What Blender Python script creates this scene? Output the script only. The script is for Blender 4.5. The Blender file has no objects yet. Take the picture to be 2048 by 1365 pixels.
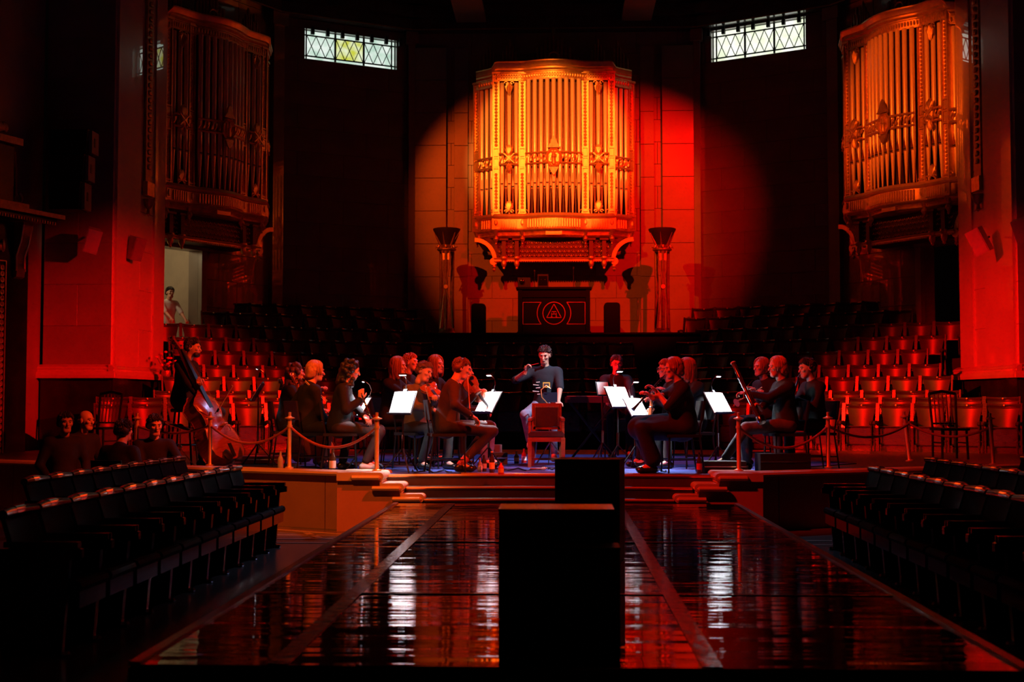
import bpy, bmesh, math, random
import numpy as np
from mathutils import Vector, Matrix, Euler
random.seed(7)
PI = math.pi
SC = bpy.context.scene
COL = SC.collection
# ------------------------------------------------------------------ camera
FPX = 2600.0
CAMLOC = Vector((0.12, 0.0, 1.47))
CAMROT = Euler((PI/2 + math.radians(2.752), 0, math.radians(2.07)), 'XYZ')
cd = bpy.data.cameras.new('camera'); cam = bpy.data.objects.new('camera', cd); COL.objects.link(cam)
cam.location = CAMLOC; cam.rotation_euler = CAMROT
cd.sensor_width = 36; cd.lens = FPX/2048*36; cd.clip_end = 200; cd.clip_start = 0.05
cd.dof.use_dof = True; cd.dof.focus_distance = 17.0; cd.dof.aperture_fstop = 2.8
SC.camera = cam
CM = CAMROT.to_matrix()
def W(px, py, Y):
    """point of the hall at depth Y (metres down the hall) that the photograph shows at a pixel"""
    d = CM @ Vector((px-1024, -(py-682.5), -FPX))
    return CAMLOC + d*((Y-CAMLOC.y)/d.y)
def WX(px, Y): return W(px, 807, Y).x
# ------------------------------------------------------------------ world, exposure
wd = bpy.data.worlds.new('hall_dark'); SC.world = wd; wd.use_nodes = True
wd.node_tree.nodes['Background'].inputs[0].default_value = (0.9, 0.35, 0.3, 1)
wd.node_tree.nodes['Background'].inputs[1].default_value = 0.0006
vs = SC.view_settings
vs.view_transform = 'Standard'; vs.look = 'None'; vs.gamma = 1; vs.exposure = 0.0; vs.use_curve_mapping = False
# ------------------------------------------------------------------ stage lanterns (the light of the place, plus one added organ spot)
RED = (1.0, 0.003, 0.001); AMB = (1.0, 0.30, 0.03); ORG = (1.0, 0.16, 0.012)
def spot(name, loc, aim, watts, col, cone, blend=0.3, rad=0.06):
    l = bpy.data.lights.new(name, 'SPOT'); l.energy = watts; l.color = col
    l.spot_size = math.radians(cone); l.spot_blend = blend; l.shadow_soft_size = rad
    o = bpy.data.objects.new(name, l); COL.objects.link(o); o.location = loc
    o.rotation_euler = (Vector(aim)-Vector(loc)).to_track_quat('-Z', 'Y').to_euler()
    return o
spot('organ_spot_amber', (-6.2, 16.0, 11.9), (-0.27, 32.2, 6.3), 8500, (1.0, 0.075, 0.004), 24.0, 0.5, 0.05)
spot('organ_fill_gold', (-1.2, 13.5, 12.0), (-0.10, 32.0, 7.75), 12500, (1.0, 0.26, 0.034), 13.4, 0.35, 0.05)  # added narrow spot, only there to brighten the organ pipes
spot('organ_spot_red', (6.2, 16.0, 11.9), (1.6, 32.3, 5.95), 17500, RED, 25.0, 0.65, 0.05)
spot('side_organ_spot_amber', (-5.0, 15.0, 12.0), (8.2, 28.6, 7.6), 10500, (1.0, 0.10, 0.006), 14.5, 0.6, 0.05)
spot('side_organ_spot_red', (5.0, 15.0, 10.0), (-7.0, 29.6, 5.4), 600, (1.0, 0.03, 0.004), 8, 0.8, 0.05)
spot('bank_spot_red_east', (8.3, 13.0, 6.5), (-7.2, 24.5, 1.7), 30000, RED, 22, 1.0, 0.07)
spot('bank_spot_red_west', (-8.3, 13.0, 6.5), (7.2, 24.5, 1.7), 35000, RED, 22, 1.0, 0.07)
spot('stage_spot_red_left', (-6.5, 10.0, 10.5), (1.6, 17.0, 1.0), 8500, (1.0, 0.015, 0.003), 24, 0.6, 0.06)
spot('stage_spot_red_right', (6.5, 10.0, 10.5), (-2.9, 17.0, 1.0), 11500, (1.0, 0.045, 0.006), 25, 0.6, 0.06)
spot('stage_spot_orange', (-4.0, 7.0, 10.0), (-2.6, 16.0, 0.7), 4200, (1.0, 0.17, 0.012), 17, 0.5, 0.06)
spot('bank_spot_amber', (0.3, 9.5, 11.5), (-5.5, 24.0, 1.4), 4000, AMB, 13, 0.6, 0.06)
spot('bank_spot_amber_right', (-0.3, 9.5, 11.5), (6.3, 23.6, 1.4), 4000, AMB, 13, 0.6, 0.06)
spot('conductor_spot', (3.6, 14.5, 7.5), (-0.15, 18.6, 1.3), 4200, (0.80, 0.86, 1.0), 9, 0.4, 0.05)
spot('stage_spot_blue', (0.8, 21.8, 8.0), (-0.3, 17.8, 0.6), 800, (0.42, 0.54, 1.0), 62, 0.5, 0.08)
# ------------------------------------------------------------------ materials
MATS = {}
def mat(name, col, rough=0.5, metal=0.0, spec=0.5, coat=0.0, coat_rough=0.05, var=0.0, vscale=6.0, bump=0.0, bscale=40.0,
        stretch=(1, 1, 1), emit=None, estr=0.0, rvar=0.0, sheen=0.0):
    m = bpy.data.materials.new(name); m.use_nodes = True; nt = m.node_tree; N = nt.nodes; L = nt.links
    b = N['Principled BSDF']
    b.inputs['Roughness'].default_value = rough; b.inputs['Metallic'].default_value = metal
    b.inputs['Specular IOR Level'].default_value = spec
    b.inputs['Coat Weight'].default_value = coat; b.inputs['Coat Roughness'].default_value = coat_rough
    b.inputs['Base Color'].default_value = (*col, 1)
    if sheen: b.inputs['Sheen Weight'].default_value = sheen
    if emit:
        b.inputs['Emission Color'].default_value = (*emit, 1); b.inputs['Emission Strength'].default_value = estr
    if var or bump or rvar:
        tc = N.new('ShaderNodeTexCoord'); mp = N.new('ShaderNodeMapping'); mp.inputs['Scale'].default_value = stretch
        L.new(tc.outputs['Object'], mp.inputs['Vector'])
    if var or rvar:
        n = N.new('ShaderNodeTexNoise'); n.inputs['Scale'].default_value = vscale; n.inputs['Detail'].default_value = 6
        n.inputs['Roughness'].default_value = 0.6
        L.new(mp.outputs[0], n.inputs['Vector'])
        if var:
            r = N.new('ShaderNodeValToRGB')
            r.color_ramp.elements[0].position = 0.3; r.color_ramp.elements[1].position = 0.7
            r.color_ramp.elements[0].color = (*[max(0, c*(1-var)) for c in col], 1)
            r.color_ramp.elements[1].color = (*[min(1, c*(1+var)) for c in col], 1)
            L.new(n.outputs[0], r.inputs[0]); L.new(r.outputs[0], b.inputs['Base Color'])
        if rvar:
            mr = N.new('ShaderNodeMapRange'); mr.inputs[1].default_value = 0.3; mr.inputs[2].default_value = 0.7
            mr.inputs[3].default_value = max(0.01, rough-rvar); mr.inputs[4].default_value = min(1, rough+rvar)
            L.new(n.outputs[0], mr.inputs[0]); L.new(mr.outputs[0], b.inputs['Roughness'])
    if bump:
        n2 = N.new('ShaderNodeTexNoise'); n2.inputs['Scale'].default_value = bscale; n2.inputs['Detail'].default_value = 3
        L.new(mp.outputs[0], n2.inputs['Vector'])
        bp = N.new('ShaderNodeBump'); bp.inputs['Strength'].default_value = bump; bp.inputs['Distance'].default_value = 0.01
        L.new(n2.outputs[0], bp.inputs['Height']); L.new(bp.outputs[0], b.inputs['Normal'])
    MATS[name] = m
    return m
mat('stone', (0.23, 0.195, 0.155), 0.35, spec=0.5, var=0.12, vscale=1.6, bump=0.05, bscale=14, coat=0.25, coat_rough=0.10)
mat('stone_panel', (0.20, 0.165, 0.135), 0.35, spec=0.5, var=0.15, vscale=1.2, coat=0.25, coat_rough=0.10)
mat('stone_polished', (0.15, 0.125, 0.10), 0.25, spec=0.5, var=0.14, vscale=1.3, coat=0.8, coat_rough=0.02)
MATS['stone_polished'].node_tree.nodes['Principled BSDF'].inputs['Coat IOR'].default_value = 1.9
mat('stone_pier', (0.50, 0.42, 0.33), 0.3, spec=0.5, var=0.10, vscale=1.3, coat=1.0, coat_rough=0.012)
MATS['stone_pier'].node_tree.nodes['Principled BSDF'].inputs['Coat IOR'].default_value = 2.1
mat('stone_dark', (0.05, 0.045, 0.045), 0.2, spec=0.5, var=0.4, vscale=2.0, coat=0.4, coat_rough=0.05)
mat('black_marble', (0.012, 0.011, 0.012), 0.18, spec=0.5, var=0.5, vscale=3.0)
mat('stage_wall', (0.34, 0.17, 0.11), 0.5, var=0.08, vscale=3)
mat('coping', (0.46, 0.37, 0.26), 0.4, var=0.08, vscale=5)
mat('gold', (0.80, 0.50, 0.18), 0.42, metal=0.75, var=0.12, vscale=9, bump=0.25, bscale=70)
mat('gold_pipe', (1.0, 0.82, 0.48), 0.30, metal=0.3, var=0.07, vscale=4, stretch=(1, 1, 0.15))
mat('gold_dim', (0.75, 0.48, 0.18), 0.4, metal=0.8, var=0.25, vscale=9, bump=0.4, bscale=60)
mat('gilt_dark', (0.35, 0.22, 0.10), 0.4, metal=0.6, var=0.3, vscale=12, bump=0.4, bscale=60)
mat('pipe_shaded', (0.30, 0.09, 0.04), 0.35, metal=0.6)  # dark copy of the pipe gold: back-row shade and dark reflections in the colour
mat('corbel_dark', (0.11, 0.04, 0.018), 0.45, metal=0.3)
mat('pipe_shade', (0.03, 0.015, 0.01), 0.6)
mat('mahogany', (0.22, 0.07, 0.025), 0.3, var=0.3, vscale=6, stretch=(1, 1, 8), coat=0.3, coat_rough=0.15)
mat('seat_wood', (0.045, 0.018, 0.010), 0.22, var=0.3, vscale=8, stretch=(1, 1, 5), coat=0.5, coat_rough=0.12)
mat('seat_leather', (0.045, 0.018, 0.015), 0.40, spec=0.6, var=0.2, vscale=10, bump=0.05, bscale=60)
mat('brass', (0.85, 0.58, 0.25), 0.38, metal=0.6, var=0.08, vscale=10)
mat('chrome', (0.75, 0.75, 0.78), 0.15, metal=1.0)
mat('nickel', (0.85, 0.85, 0.86), 0.16, metal=1.0)
mat('dark_seat', (0.005, 0.004, 0.005), 0.22, spec=0.35, coat=0.35, coat_rough=0.06, var=0.3, vscale=6)
mat('dark_leather', (0.0025, 0.002, 0.0025), 0.7, spec=0.03, var=0.3, vscale=8)
mat('hall_floor', (0.10, 0.085, 0.07), 0.25, var=0.25, vscale=2)
mat('inlay', (0.34, 0.27, 0.20), 0.3, var=0.1)
mat('riser', (0.018, 0.010, 0.008), 0.75, spec=0.15, var=0.3, vscale=4)
mat('stage_floor', (0.055, 0.030, 0.018), 0.45, var=0.3, vscale=3, stretch=(1, 6, 1))
mat('blue_carpet', (0.035, 0.06, 0.30), 0.9, var=0.25, vscale=30, bump=0.3, bscale=200)
mat('tread', (0.018, 0.008, 0.006), 0.4, var=0.2)
mat('brass_nosing', (0.70, 0.42, 0.18), 0.3, metal=0.9)
mat('black', (0.008, 0.008, 0.009), 0.45, var=0.2, vscale=10)
mat('matte_black', (0.006, 0.005, 0.005), 0.75, spec=0.12)
mat('black_gloss', (0.008, 0.008, 0.009), 0.12, spec=0.5)
mat('black_metal', (0.02, 0.02, 0.022), 0.35, metal=0.5)
mat('box_black', (0.010, 0.009, 0.008), 0.55, var=0.3, vscale=4)
mat('box_grey', (0.085, 0.075, 0.065), 0.55, var=0.25, vscale=4)
mat('speaker_white', (0.45, 0.42, 0.42), 0.5)
mat('speaker_grey', (0.18, 0.16, 0.15), 0.5)
mat('paper', (0.86, 0.86, 0.84), 0.8)
mat('ink', (0.05, 0.05, 0.06), 0.8)
mat('violin_wood', (0.34, 0.085, 0.02), 0.22, var=0.25, vscale=10, stretch=(6, 1, 1), coat=0.6, coat_rough=0.08)
mat('bass_wood', (0.24, 0.052, 0.018), 0.26, var=0.3, vscale=6, stretch=(8, 1, 1), coat=0.5, coat_rough=0.10)
mat('violin_edge', (0.62, 0.36, 0.14), 0.3)
mat('bassoon_wood', (0.045, 0.014, 0.008), 0.18, coat=0.4)
mat('ebony', (0.010, 0.008, 0.007), 0.3)
mat('bow_wood', (0.45, 0.20, 0.07), 0.3)
mat('horsehair', (0.8, 0.78, 0.7), 0.7)
mat('string_metal', (0.85, 0.85, 0.85), 0.25, metal=1.0)
mat('skin', (0.62, 0.36, 0.26), 0.5, var=0.06, vscale=12)
mat('skin_dark', (0.40, 0.21, 0.14), 0.5, var=0.06, vscale=12)
mat('lips', (0.45, 0.16, 0.14), 0.5)
mat('eye', (0.03, 0.02, 0.02), 0.2)
mat('hair_dark', (0.020, 0.012, 0.010), 0.38, var=0.5, vscale=30, bump=0.7, bscale=50, stretch=(3, 3, .6))
mat('hair_brown', (0.10, 0.045, 0.022), 0.38, var=0.4, vscale=30, bump=0.7, bscale=50, stretch=(3, 3, .6))
mat('hair_blonde', (0.50, 0.22, 0.08), 0.38, var=0.3, vscale=30, bump=0.7, bscale=50, stretch=(3, 3, .5))
mat('hair_red', (0.32, 0.10, 0.035), 0.38, var=0.35, vscale=30, bump=0.7, bscale=50, stretch=(3, 3, .5))
mat('hair_grey', (0.22, 0.17, 0.14), 0.45, var=0.35, vscale=30, bump=0.6, bscale=50, stretch=(3, 3, .6))
mat('cloth_black', (0.007, 0.006, 0.007), 0.85, var=0.3, vscale=14, bump=0.35, bscale=18)
mat('cloth_navy', (0.010, 0.012, 0.022), 0.85, var=0.2, vscale=14, bump=0.35, bscale=18)
mat('cloth_brown', (0.030, 0.015, 0.012), 0.85, var=0.2, vscale=14, bump=0.35, bscale=18)
mat('cloth_jeans', (0.16, 0.20, 0.32), 0.9, var=0.25, vscale=16, bump=0.35, bscale=22)
mat('cloth_grey', (0.10, 0.10, 0.105), 0.9, var=0.25, vscale=16, bump=0.35, bscale=22)
mat('cloth_white', (0.6, 0.6, 0.62), 0.9, bump=0.35, bscale=18)
mat('sock_red', (0.42, 0.05, 0.04), 0.9)
mat('white_spot', (0.8, 0.7, 0.65), 0.9)
mat('shoe', (0.012, 0.010, 0.010), 0.25)
mat('shoe_white', (0.6, 0.6, 0.6), 0.5)
mat('rope', (0.30, 0.055, 0.03), 0.7, var=0.25, vscale=60, bump=0.5, bscale=120)
mat('glass_bottle', (0.05, 0.03, 0.012), 0.08, spec=0.8)
mat('label_cream', (0.62, 0.55, 0.42), 0.6)
mat('label_red', (0.55, 0.03, 0.03), 0.5)
mat('plastic_clear', (0.35, 0.37, 0.40), 0.1, spec=0.8)
mat('cap_red', (0.6, 0.02, 0.02), 0.4)
mat('yellow_tape', (0.75, 0.55, 0.10), 0.5)
mat('lamp_glow', (1, 1, 1), 0.5, emit=(0.85, 0.9, 1.0), estr=6.0)
mat('tablet', (0.01, 0.012, 0.02), 0.08, emit=(0.05, 0.08, 0.3), estr=0.05)
mat('lead', (0.006, 0.009, 0.007), 0.6)
mat('keyboard_red', (0.16, 0.03, 0.035), 0.4)
mat('green_case', (0.05, 0.09, 0.075), 0.6)
mat('corridor', (0.42, 0.36, 0.27), 0.7, var=0.1, vscale=2)
# glass lights of the windows: daylight behind mottled cathedral glass
def pane_mat(name, a, b, strength):
    m = bpy.data.materials.new(name); m.use_nodes = True; nt = m.node_tree; N = nt.nodes; L = nt.links
    p = N['Principled BSDF']; p.inputs['Base Color'].default_value = (0.2, 0.24, 0.22, 1); p.inputs['Roughness'].default_value = 0.15
    tc = N.new('ShaderNodeTexCoord'); n = N.new('ShaderNodeTexNoise'); n.inputs['Scale'].default_value = 3.2; n.inputs['Detail'].default_value = 2
    L.new(tc.outputs['Object'], n.inputs['Vector']); r = N.new('ShaderNodeValToRGB')
    r.color_ramp.elements[0].position = 0.38; r.color_ramp.elements[1].position = 0.62
    r.color_ramp.elements[0].color = (*a, 1); r.color_ramp.elements[1].color = (*b, 1)
    L.new(n.outputs[0], r.inputs[0]); L.new(r.outputs[0], p.inputs['Emission Color']); p.inputs['Emission Strength'].default_value = strength
    MATS[name] = m
pane_mat('pane_cool', (0.50, 0.72, 0.58), (0.86, 0.96, 0.88), 0.95)
pane_mat('pane_yellow', (0.62, 0.66, 0.06), (0.82, 0.90, 0.62), 0.95)
pane_mat('pane_warm', (0.80, 0.88, 0.62), (1.0, 1.0, 0.90), 1.15)
# the glossy vinyl of the runway: fine ripples running across it
def vinyl():
    m = mat('runway_vinyl', (0.008, 0.006, 0.0055), 0.06, spec=1.0, coat=0.0)
    nt = m.node_tree; N = nt.nodes; L = nt.links; b = N['Principled BSDF']
    tc = N.new('ShaderNodeTexCoord')
    hs = []
    for sc_, nz, dt, w_ in (((0.7, 9.0, 1), 2.6, 2, 0.35), ((0.22, 2.4, 1), 1.6, 2, 3.2)):
        mp = N.new('ShaderNodeMapping'); mp.inputs['Scale'].default_value = sc_; L.new(tc.outputs['Object'], mp.inputs['Vector'])
        n = N.new('ShaderNodeTexNoise'); n.inputs['Scale'].default_value = nz; n.inputs['Detail'].default_value = dt; L.new(mp.outputs[0], n.inputs['Vector'])
        mu = N.new('ShaderNodeMath'); mu.operation = 'MULTIPLY'; mu.inputs[1].default_value = w_; L.new(n.outputs[0], mu.inputs[0]); hs.append(mu)
    ad = N.new('ShaderNodeMath'); ad.operation = 'ADD'; L.new(hs[0].outputs[0], ad.inputs[0]); L.new(hs[1].outputs[0], ad.inputs[1])
    bp = N.new('ShaderNodeBump'); bp.inputs['Strength'].default_value = 1.0; bp.inputs['Distance'].default_value = 0.0026
    L.new(ad.outputs[0], bp.inputs['Height']); L.new(bp.outputs[0], b.inputs['Normal'])
    n3 = N.new('ShaderNodeTexNoise'); n3.inputs['Scale'].default_value = 3.0; n3.inputs['Detail'].default_value = 5
    mp3 = N.new('ShaderNodeMapping'); mp3.inputs['Scale'].default_value = (0.6, 2.5, 1); L.new(tc.outputs['Object'], mp3.inputs['Vector'])
    L.new(mp3.outputs[0], n3.inputs['Vector'])
    mr = N.new('ShaderNodeMapRange'); mr.inputs[1].default_value = 0.4; mr.inputs[2].default_value = 0.75; mr.inputs[3].default_value = 0.01; mr.inputs[4].default_value = 0.05
    L.new(n3.outputs[0], mr.inputs[0]); L.new(mr.outputs[0], b.inputs['Roughness'])
vinyl()
mat('runway_tape', (0.02, 0.018, 0.016), 0.14, spec=0.7, bump=0.6, bscale=12, stretch=(1, 1.5, 1))
# ------------------------------------------------------------------ mesh helpers
class MB:
    def __init__(s): s.v = []; s.f = []
    def add(s, vs, fs):
        o = len(s.v); s.v += [tuple(p) for p in vs]; s.f += [tuple(i+o for i in f) for f in fs]; return s
    def box(s, c, d, M=None):
        x, y, z = [k/2 for k in d]
        P = [Vector((a*x, b*y, e*z)) for a in (-1, 1) for b in (-1, 1) for e in (-1, 1)]
        if M is not None: P = [M @ p for p in P]
        c = Vector(c)
        return s.add([p+c for p in P], [(0, 1, 3, 2), (4, 6, 7, 5), (0, 4, 5, 1), (2, 3, 7, 6), (0, 2, 6, 4), (1, 5, 7, 3)])
    def bar(s, p0, p1, w, h=None, up=(0, 0, 1)):
        h = h or w; p0 = Vector(p0); p1 = Vector(p1); d = p1-p0; L = d.length
        if L < 1e-6: return s
        y = d/L; u = Vector(up)
        if abs(y.dot(u)) > 0.98: u = Vector((1, 0, 0))
        x = y.cross(u).normalized(); z = x.cross(y)
        M = Matrix((x, y, z)).transposed()
        return s.box((p0+p1)/2, (w, L, h), M)
    def tube(s, pts, r, n=8, cap=True):
        pts = [Vector(p) for p in pts]; m = len(pts); rs = r if isinstance(r, (list, tuple)) else [r]*m
        V = []; F = []; px = None
        for i, p in enumerate(pts):
            t = (pts[min(i+1, m-1)]-pts[max(i-1, 0)])
            if t.length < 1e-9: t = Vector((0, 0, 1))
            t.normalize()
            if px is None:
                a = Vector((0, 0, 1)) if abs(t.z) < 0.9 else Vector((1, 0, 0))
                px = t.cross(a).normalized()
            px = (px - t*px.dot(t))
            if px.length < 1e-6: px = t.orthogonal()
            px.normalize(); py = t.cross(px)
            for k in range(n):
                a = 2*PI*k/n; V.append(p + (px*math.cos(a)+py*math.sin(a))*rs[i])
        for i in range(m-1):
            for k in range(n):
                F.append((i*n+k, i*n+(k+1) % n, (i+1)*n+(k+1) % n, (i+1)*n+k))
        if cap: F += [tuple(range(n))[::-1], tuple(range((m-1)*n, m*n))]
        return s.add(V, F)
    def lathe(s, prof, c=(0, 0, 0), n=16, M=None, a0=0, a1=2*PI):
        full = abs(a1-a0-2*PI) < 1e-6; c = Vector(c); V = []; F = []; k = n if full else n+1
        for r, z in prof:
            for j in range(k):
                a = a0+(a1-a0)*j/n; p = Vector((r*math.cos(a), r*math.sin(a), z))
                V.append((M @ p if M is not None else p)+c)
        for i in range(len(prof)-1):
            for j in range(n):
                j2 = (j+1) % k
                F.append((i*k+j, i*k+j2, (i+1)*k+j2, (i+1)*k+j))
        if full:
            if prof[0][0] > 1e-5: F.append(tuple(range(k))[::-1])
            if prof[-1][0] > 1e-5: F.append(tuple(range((len(prof)-1)*k, len(prof)*k)))
        return s.add(V, F)
    def prism(s, poly, d0, d1, M=None, axis='z'):
        """outline (a,b) pairs extruded from d0 to d1 along an axis: z -> (a,b,d), y -> (a,d,b), x -> (d,a,b)"""
        def q(a, b, d): return Vector((a, b, d)) if axis == 'z' else Vector((a, d, b)) if axis == 'y' else Vector((d, a, b))
        n = len(poly); P = [q(a, b, d0) for a, b in poly]+[q(a, b, d1) for a, b in poly]
        if M is not None: P = [M @ p for p in P]
        return s.add(P, [tuple(range(n))[::-1], tuple(range(n, 2*n))]+[(i, (i+1) % n, n+(i+1) % n, n+i) for i in range(n)])
    def ball(s, c, r, n=8, m=6):
        r = r if isinstance(r, (tuple, list)) else (r, r, r); c = Vector(c); V = []; F = []
        for i in range(m+1):
            t = PI*i/m
            for j in range(n):
                a = 2*PI*j/n; V.append(c+Vector((r[0]*math.sin(t)*math.cos(a), r[1]*math.sin(t)*math.sin(a), r[2]*math.cos(t))))
        for i in range(m):
            for j in range(n): F.append((i*n+j, (i+1)*n+j, (i+1)*n+(j+1) % n, i*n+(j+1) % n))
        return s.add(V, F)
    def xf(s, M):
        s.v = [tuple(M @ Vector(p)) for p in s.v]; return s
    def mesh(s, name, smooth=35):
        me = bpy.data.meshes.new(name); me.from_pydata(s.v, [], s.f); me.validate(); me.update()
        bm = bmesh.new(); bm.from_mesh(me); bmesh.ops.recalc_face_normals(bm, faces=bm.faces); bm.to_mesh(me); bm.free()
        if smooth:
            me.shade_smooth(); me.set_sharp_from_angle(angle=math.radians(smooth))
        return me
    def build(s, name, m, parent=None, loc=None, rot=None, smooth=35):
        me = s.mesh(name, smooth); me.materials.append(MATS[m]); return link(name, me, parent, loc, rot)
KIDS = {}
def link(name, me, parent=None, loc=None, rot=None):
    o = bpy.data.objects.new(name, me); COL.objects.link(o)
    if parent is not None: o.parent = parent; KIDS.setdefault(parent.name, []).append(o)
    if loc is not None: o.location = loc
    if rot is not None: o.rotation_euler = rot
    return o
def tag(o, label=None, cat=None, group=None, kind=None):
    if label: o['label'] = label
    if cat: o['category'] = cat
    if group: o['group'] = group
    if kind: o['kind'] = kind
    return o
def thing(name, label, cat, loc=(0, 0, 0), rz=0, group=None):
    o = bpy.data.objects.new(name, None); o.empty_display_size = 0.1; COL.objects.link(o)
    o.location = loc; o.rotation_euler = (0, 0, rz); return tag(o, label, cat, group)
def struct(o): o['kind'] = 'structure'; return o
def sroot(name, loc=(0, 0, 0), rz=0):
    o = bpy.data.objects.new(name, None); COL.objects.link(o); o.location = loc; o.rotation_euler = (0, 0, rz); return struct(o)
def copy_tree(o, parent=None):
    c = o.copy(); COL.objects.link(c); c.parent = parent
    if parent is not None: KIDS.setdefault(parent.name, []).append(c)
    for ch in list(KIDS.get(o.name, ())): copy_tree(ch, c)
    return c
# ================================================================== the hall
S = 0.62                      # stage level
HALL_H = 12.4
MESHC = {}
def cbox(name, w, d, h, m):
    k = ('box', round(w, 3), round(d, 3), round(h, 3), m)
    if k not in MESHC:
        b = MB(); e = min(0.005, w*.2, d*.2, h*.2)
        x, y, z = w/2, d/2, h/2
        # a block with chamfered front arrises
        V = [(-x, y, -z), (x, y, -z), (x, y, z), (-x, y, z), (-x, -y+e, -z), (x, -y+e, -z), (x, -y+e, z), (-x, -y+e, z),
             (-x+e, -y, -z+e), (x-e, -y, -z+e), (x-e, -y, z-e), (-x+e, -y, z-e)]
        F = [(0, 3, 2, 1), (0, 1, 5, 4), (1, 2, 6, 5), (2, 3, 7, 6), (3, 0, 4, 7), (4, 5, 9, 8), (5, 6, 10, 9), (6, 7, 11, 10), (7, 4, 8, 11), (8, 9, 10, 11)]
        me = b.add(V, F).mesh(name, 0); me.materials.append(MATS[m]); MESHC[k] = me
    return MESHC[k]
def cut(iv, holes):
    out = []
    for a, b in iv:
        segs = [(a, b)]
        for h0, h1 in holes:
            ns = []
            for c, d in segs:
                if h1 <= c or h0 >= d: ns.append((c, d)); continue
                if h0 > c: ns.append((c, h0))
                if h1 < d: ns.append((h1, d))
            segs = ns
        out += segs
    return out
def ashlar(name, p0, p1, z0, z1, bw, bh, m, holes=(), bands=None, joint='stone_panel', thick=0.3, back=True):
    p0 = Vector((p0[0], p0[1], 0)); p1 = Vector((p1[0], p1[1], 0)); d = p1-p0; L = d.length
    root = sroot(name, p0, math.atan2(d.y, d.x))
    # backing wall, cut round the openings
    b = MB(); xs = sorted({0, L, *[h[0] for h in holes], *[h[1] for h in holes]})
    for xa, xb in zip(xs, xs[1:]):
        zs = [(z0, z1)]
        zs = cut(zs, [(h[2], h[3]) for h in holes if h[0] < (xa+xb)/2 < h[1]])
        for za, zb in zs: b.box(((xa+xb)/2, 0.06+thick/2, (za+zb)/2), (xb-xa, thick, zb-za))
    b.build('wall_backing', joint, root, smooth=0)
    zc = {z0, z1}
    for h in holes: zc |= {h[2], h[3]}
    zc = sorted(z for z in zc if z0 <= z <= z1); courses = []
    for a, c in zip(zc, zc[1:]):
        n = max(1, round((c-a)/bh))
        courses += [(a+(c-a)*i/n, a+(c-a)*(i+1)/n) for i in range(n)]
    g = 0.005
    for i, (a, c) in enumerate(courses):
        hs = [(h[0], h[1]) for h in holes if h[2] < (a+c)/2 < h[3]]
        for xa, xb in cut([(0, L)], hs):
            n = max(1, round((xb-xa)/bw)); w = (xb-xa)/n
            ed = [xa] + [xa+w*(k+(0.5 if i % 2 else 0)) for k in range(1 if not i % 2 else 0, n)] + [xb]
            for e0, e1 in zip(ed, ed[1:]):
                if e1-e0 < 0.08: continue
                me = cbox('stone_block', e1-e0-g, 0.07, c-a-g, m)
                link('stone_block', me, root, ((e0+e1)/2, 0.035, (a+c)/2))
    return root
# floor of the hall, with the marble inlay that shows beside the stage wall
f = MB().box((0, 15, -0.1), (24, 40, 0.2)).build('floor', 'hall_floor', smooth=0); struct(f)
def inlay(pts, w=0.07):
    for a, c in zip(pts, pts[1:]):
        MB().bar((a[0], a[1], 0.001), (c[0], c[1], 0.001), w, 0.006).build('inlay_strip', 'inlay', f, smooth=0)
inlay([(-3.3, 14.1), (-2.2, 14.1)], .10); inlay([(-3.3, 15.2), (-2.3, 14.6), (-1.9, 14.1)], .08); inlay([(-2.75, 14.75), (-2.45, 14.1)], .08)
inlay([(-3.3, 14.5), (-2.2, 14.5)], .05); inlay([(-3.3, 13.7), (-2.1, 13.7)], .08); inlay([(2.5, 14.1), (3.4, 14.1)], .1); inlay([(2.5, 13.7), (3.4, 13.7)], .08)
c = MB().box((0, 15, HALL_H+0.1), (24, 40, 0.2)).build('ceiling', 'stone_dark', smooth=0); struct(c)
# --- apse behind the orchestra
AW = {}
CX, DX, DY, CY = 3.69, 6.84, 31.25, 33.0
wz0 = 0.0
WL = (0.78, 3.22, 10.02, 10.77); WR = (0.36, 2.82, 10.14, 10.94)
ashlar('wall_back', (-CX, CY), (CX, CY), 3.0, 11.0, 1.05, 0.57, 'stone')
ashlar('wall_back_left', (-DX, DY), (-CX, CY), 3.0, 11.0, 1.2, 0.57, 'stone_polished', holes=[WL])
ashlar('wall_back_right', (CX, CY), (DX, DY), 3.0, 11.0, 1.2, 0.57, 'stone_polished', holes=[WR])
SLX, SLY = 9.35, 27.1
ashlar('wall_side_left', (-SLX, SLY), (-DX, DY), 2.4, 11.0, 1.2, 0.57, 'stone_polished', holes=[(0.5, 2.5, 2.4, 4.95)])
ashlar('wall_side_right', (DX, DY), (SLX, SLY), 2.4, 11.0, 1.2, 0.57, 'stone_polished', holes=[(2.6, 4.4, 2.4, 4.95)])
# pilaster strips and corner shafts on the back wall
def strip(name, x0, x1, y, z0, z1, m='stone', d=0.14):
    r = sroot(name, ((x0+x1)/2, y, 0)); n = 9; h = (z1-z0)/n
    for i in range(n): link('stone_block', cbox('stone_block', x1-x0, d, h-0.008, m), r, (0, -d/2, z0+h*(i+.5)))
    return r
strip('trim_1', -3.55, -2.75, CY, 3.0, 10.6); strip('trim_2', 2.75, 3.55, CY, 3.0, 10.6)
strip('trim_3', -2.55, -2.20, CY, 3.0, 10.6, d=0.08); strip('trim_4', 2.20, 2.55, CY, 3.0, 10.6, d=0.08)
def shaft(name, x, y, w, d, z0, z1, rz, m):
    o = MB().box((0, 0, (z0+z1)/2), (w, d, z1-z0)).box((0, 0, z0+.12), (w+.1, d+.1, .24)).box((0, 0, z1-.15), (w+.14, d+.14, .3)).build(name, m, smooth=0, loc=(x, y, 0), rot=(0, 0, rz))
    return struct(o)
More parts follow.
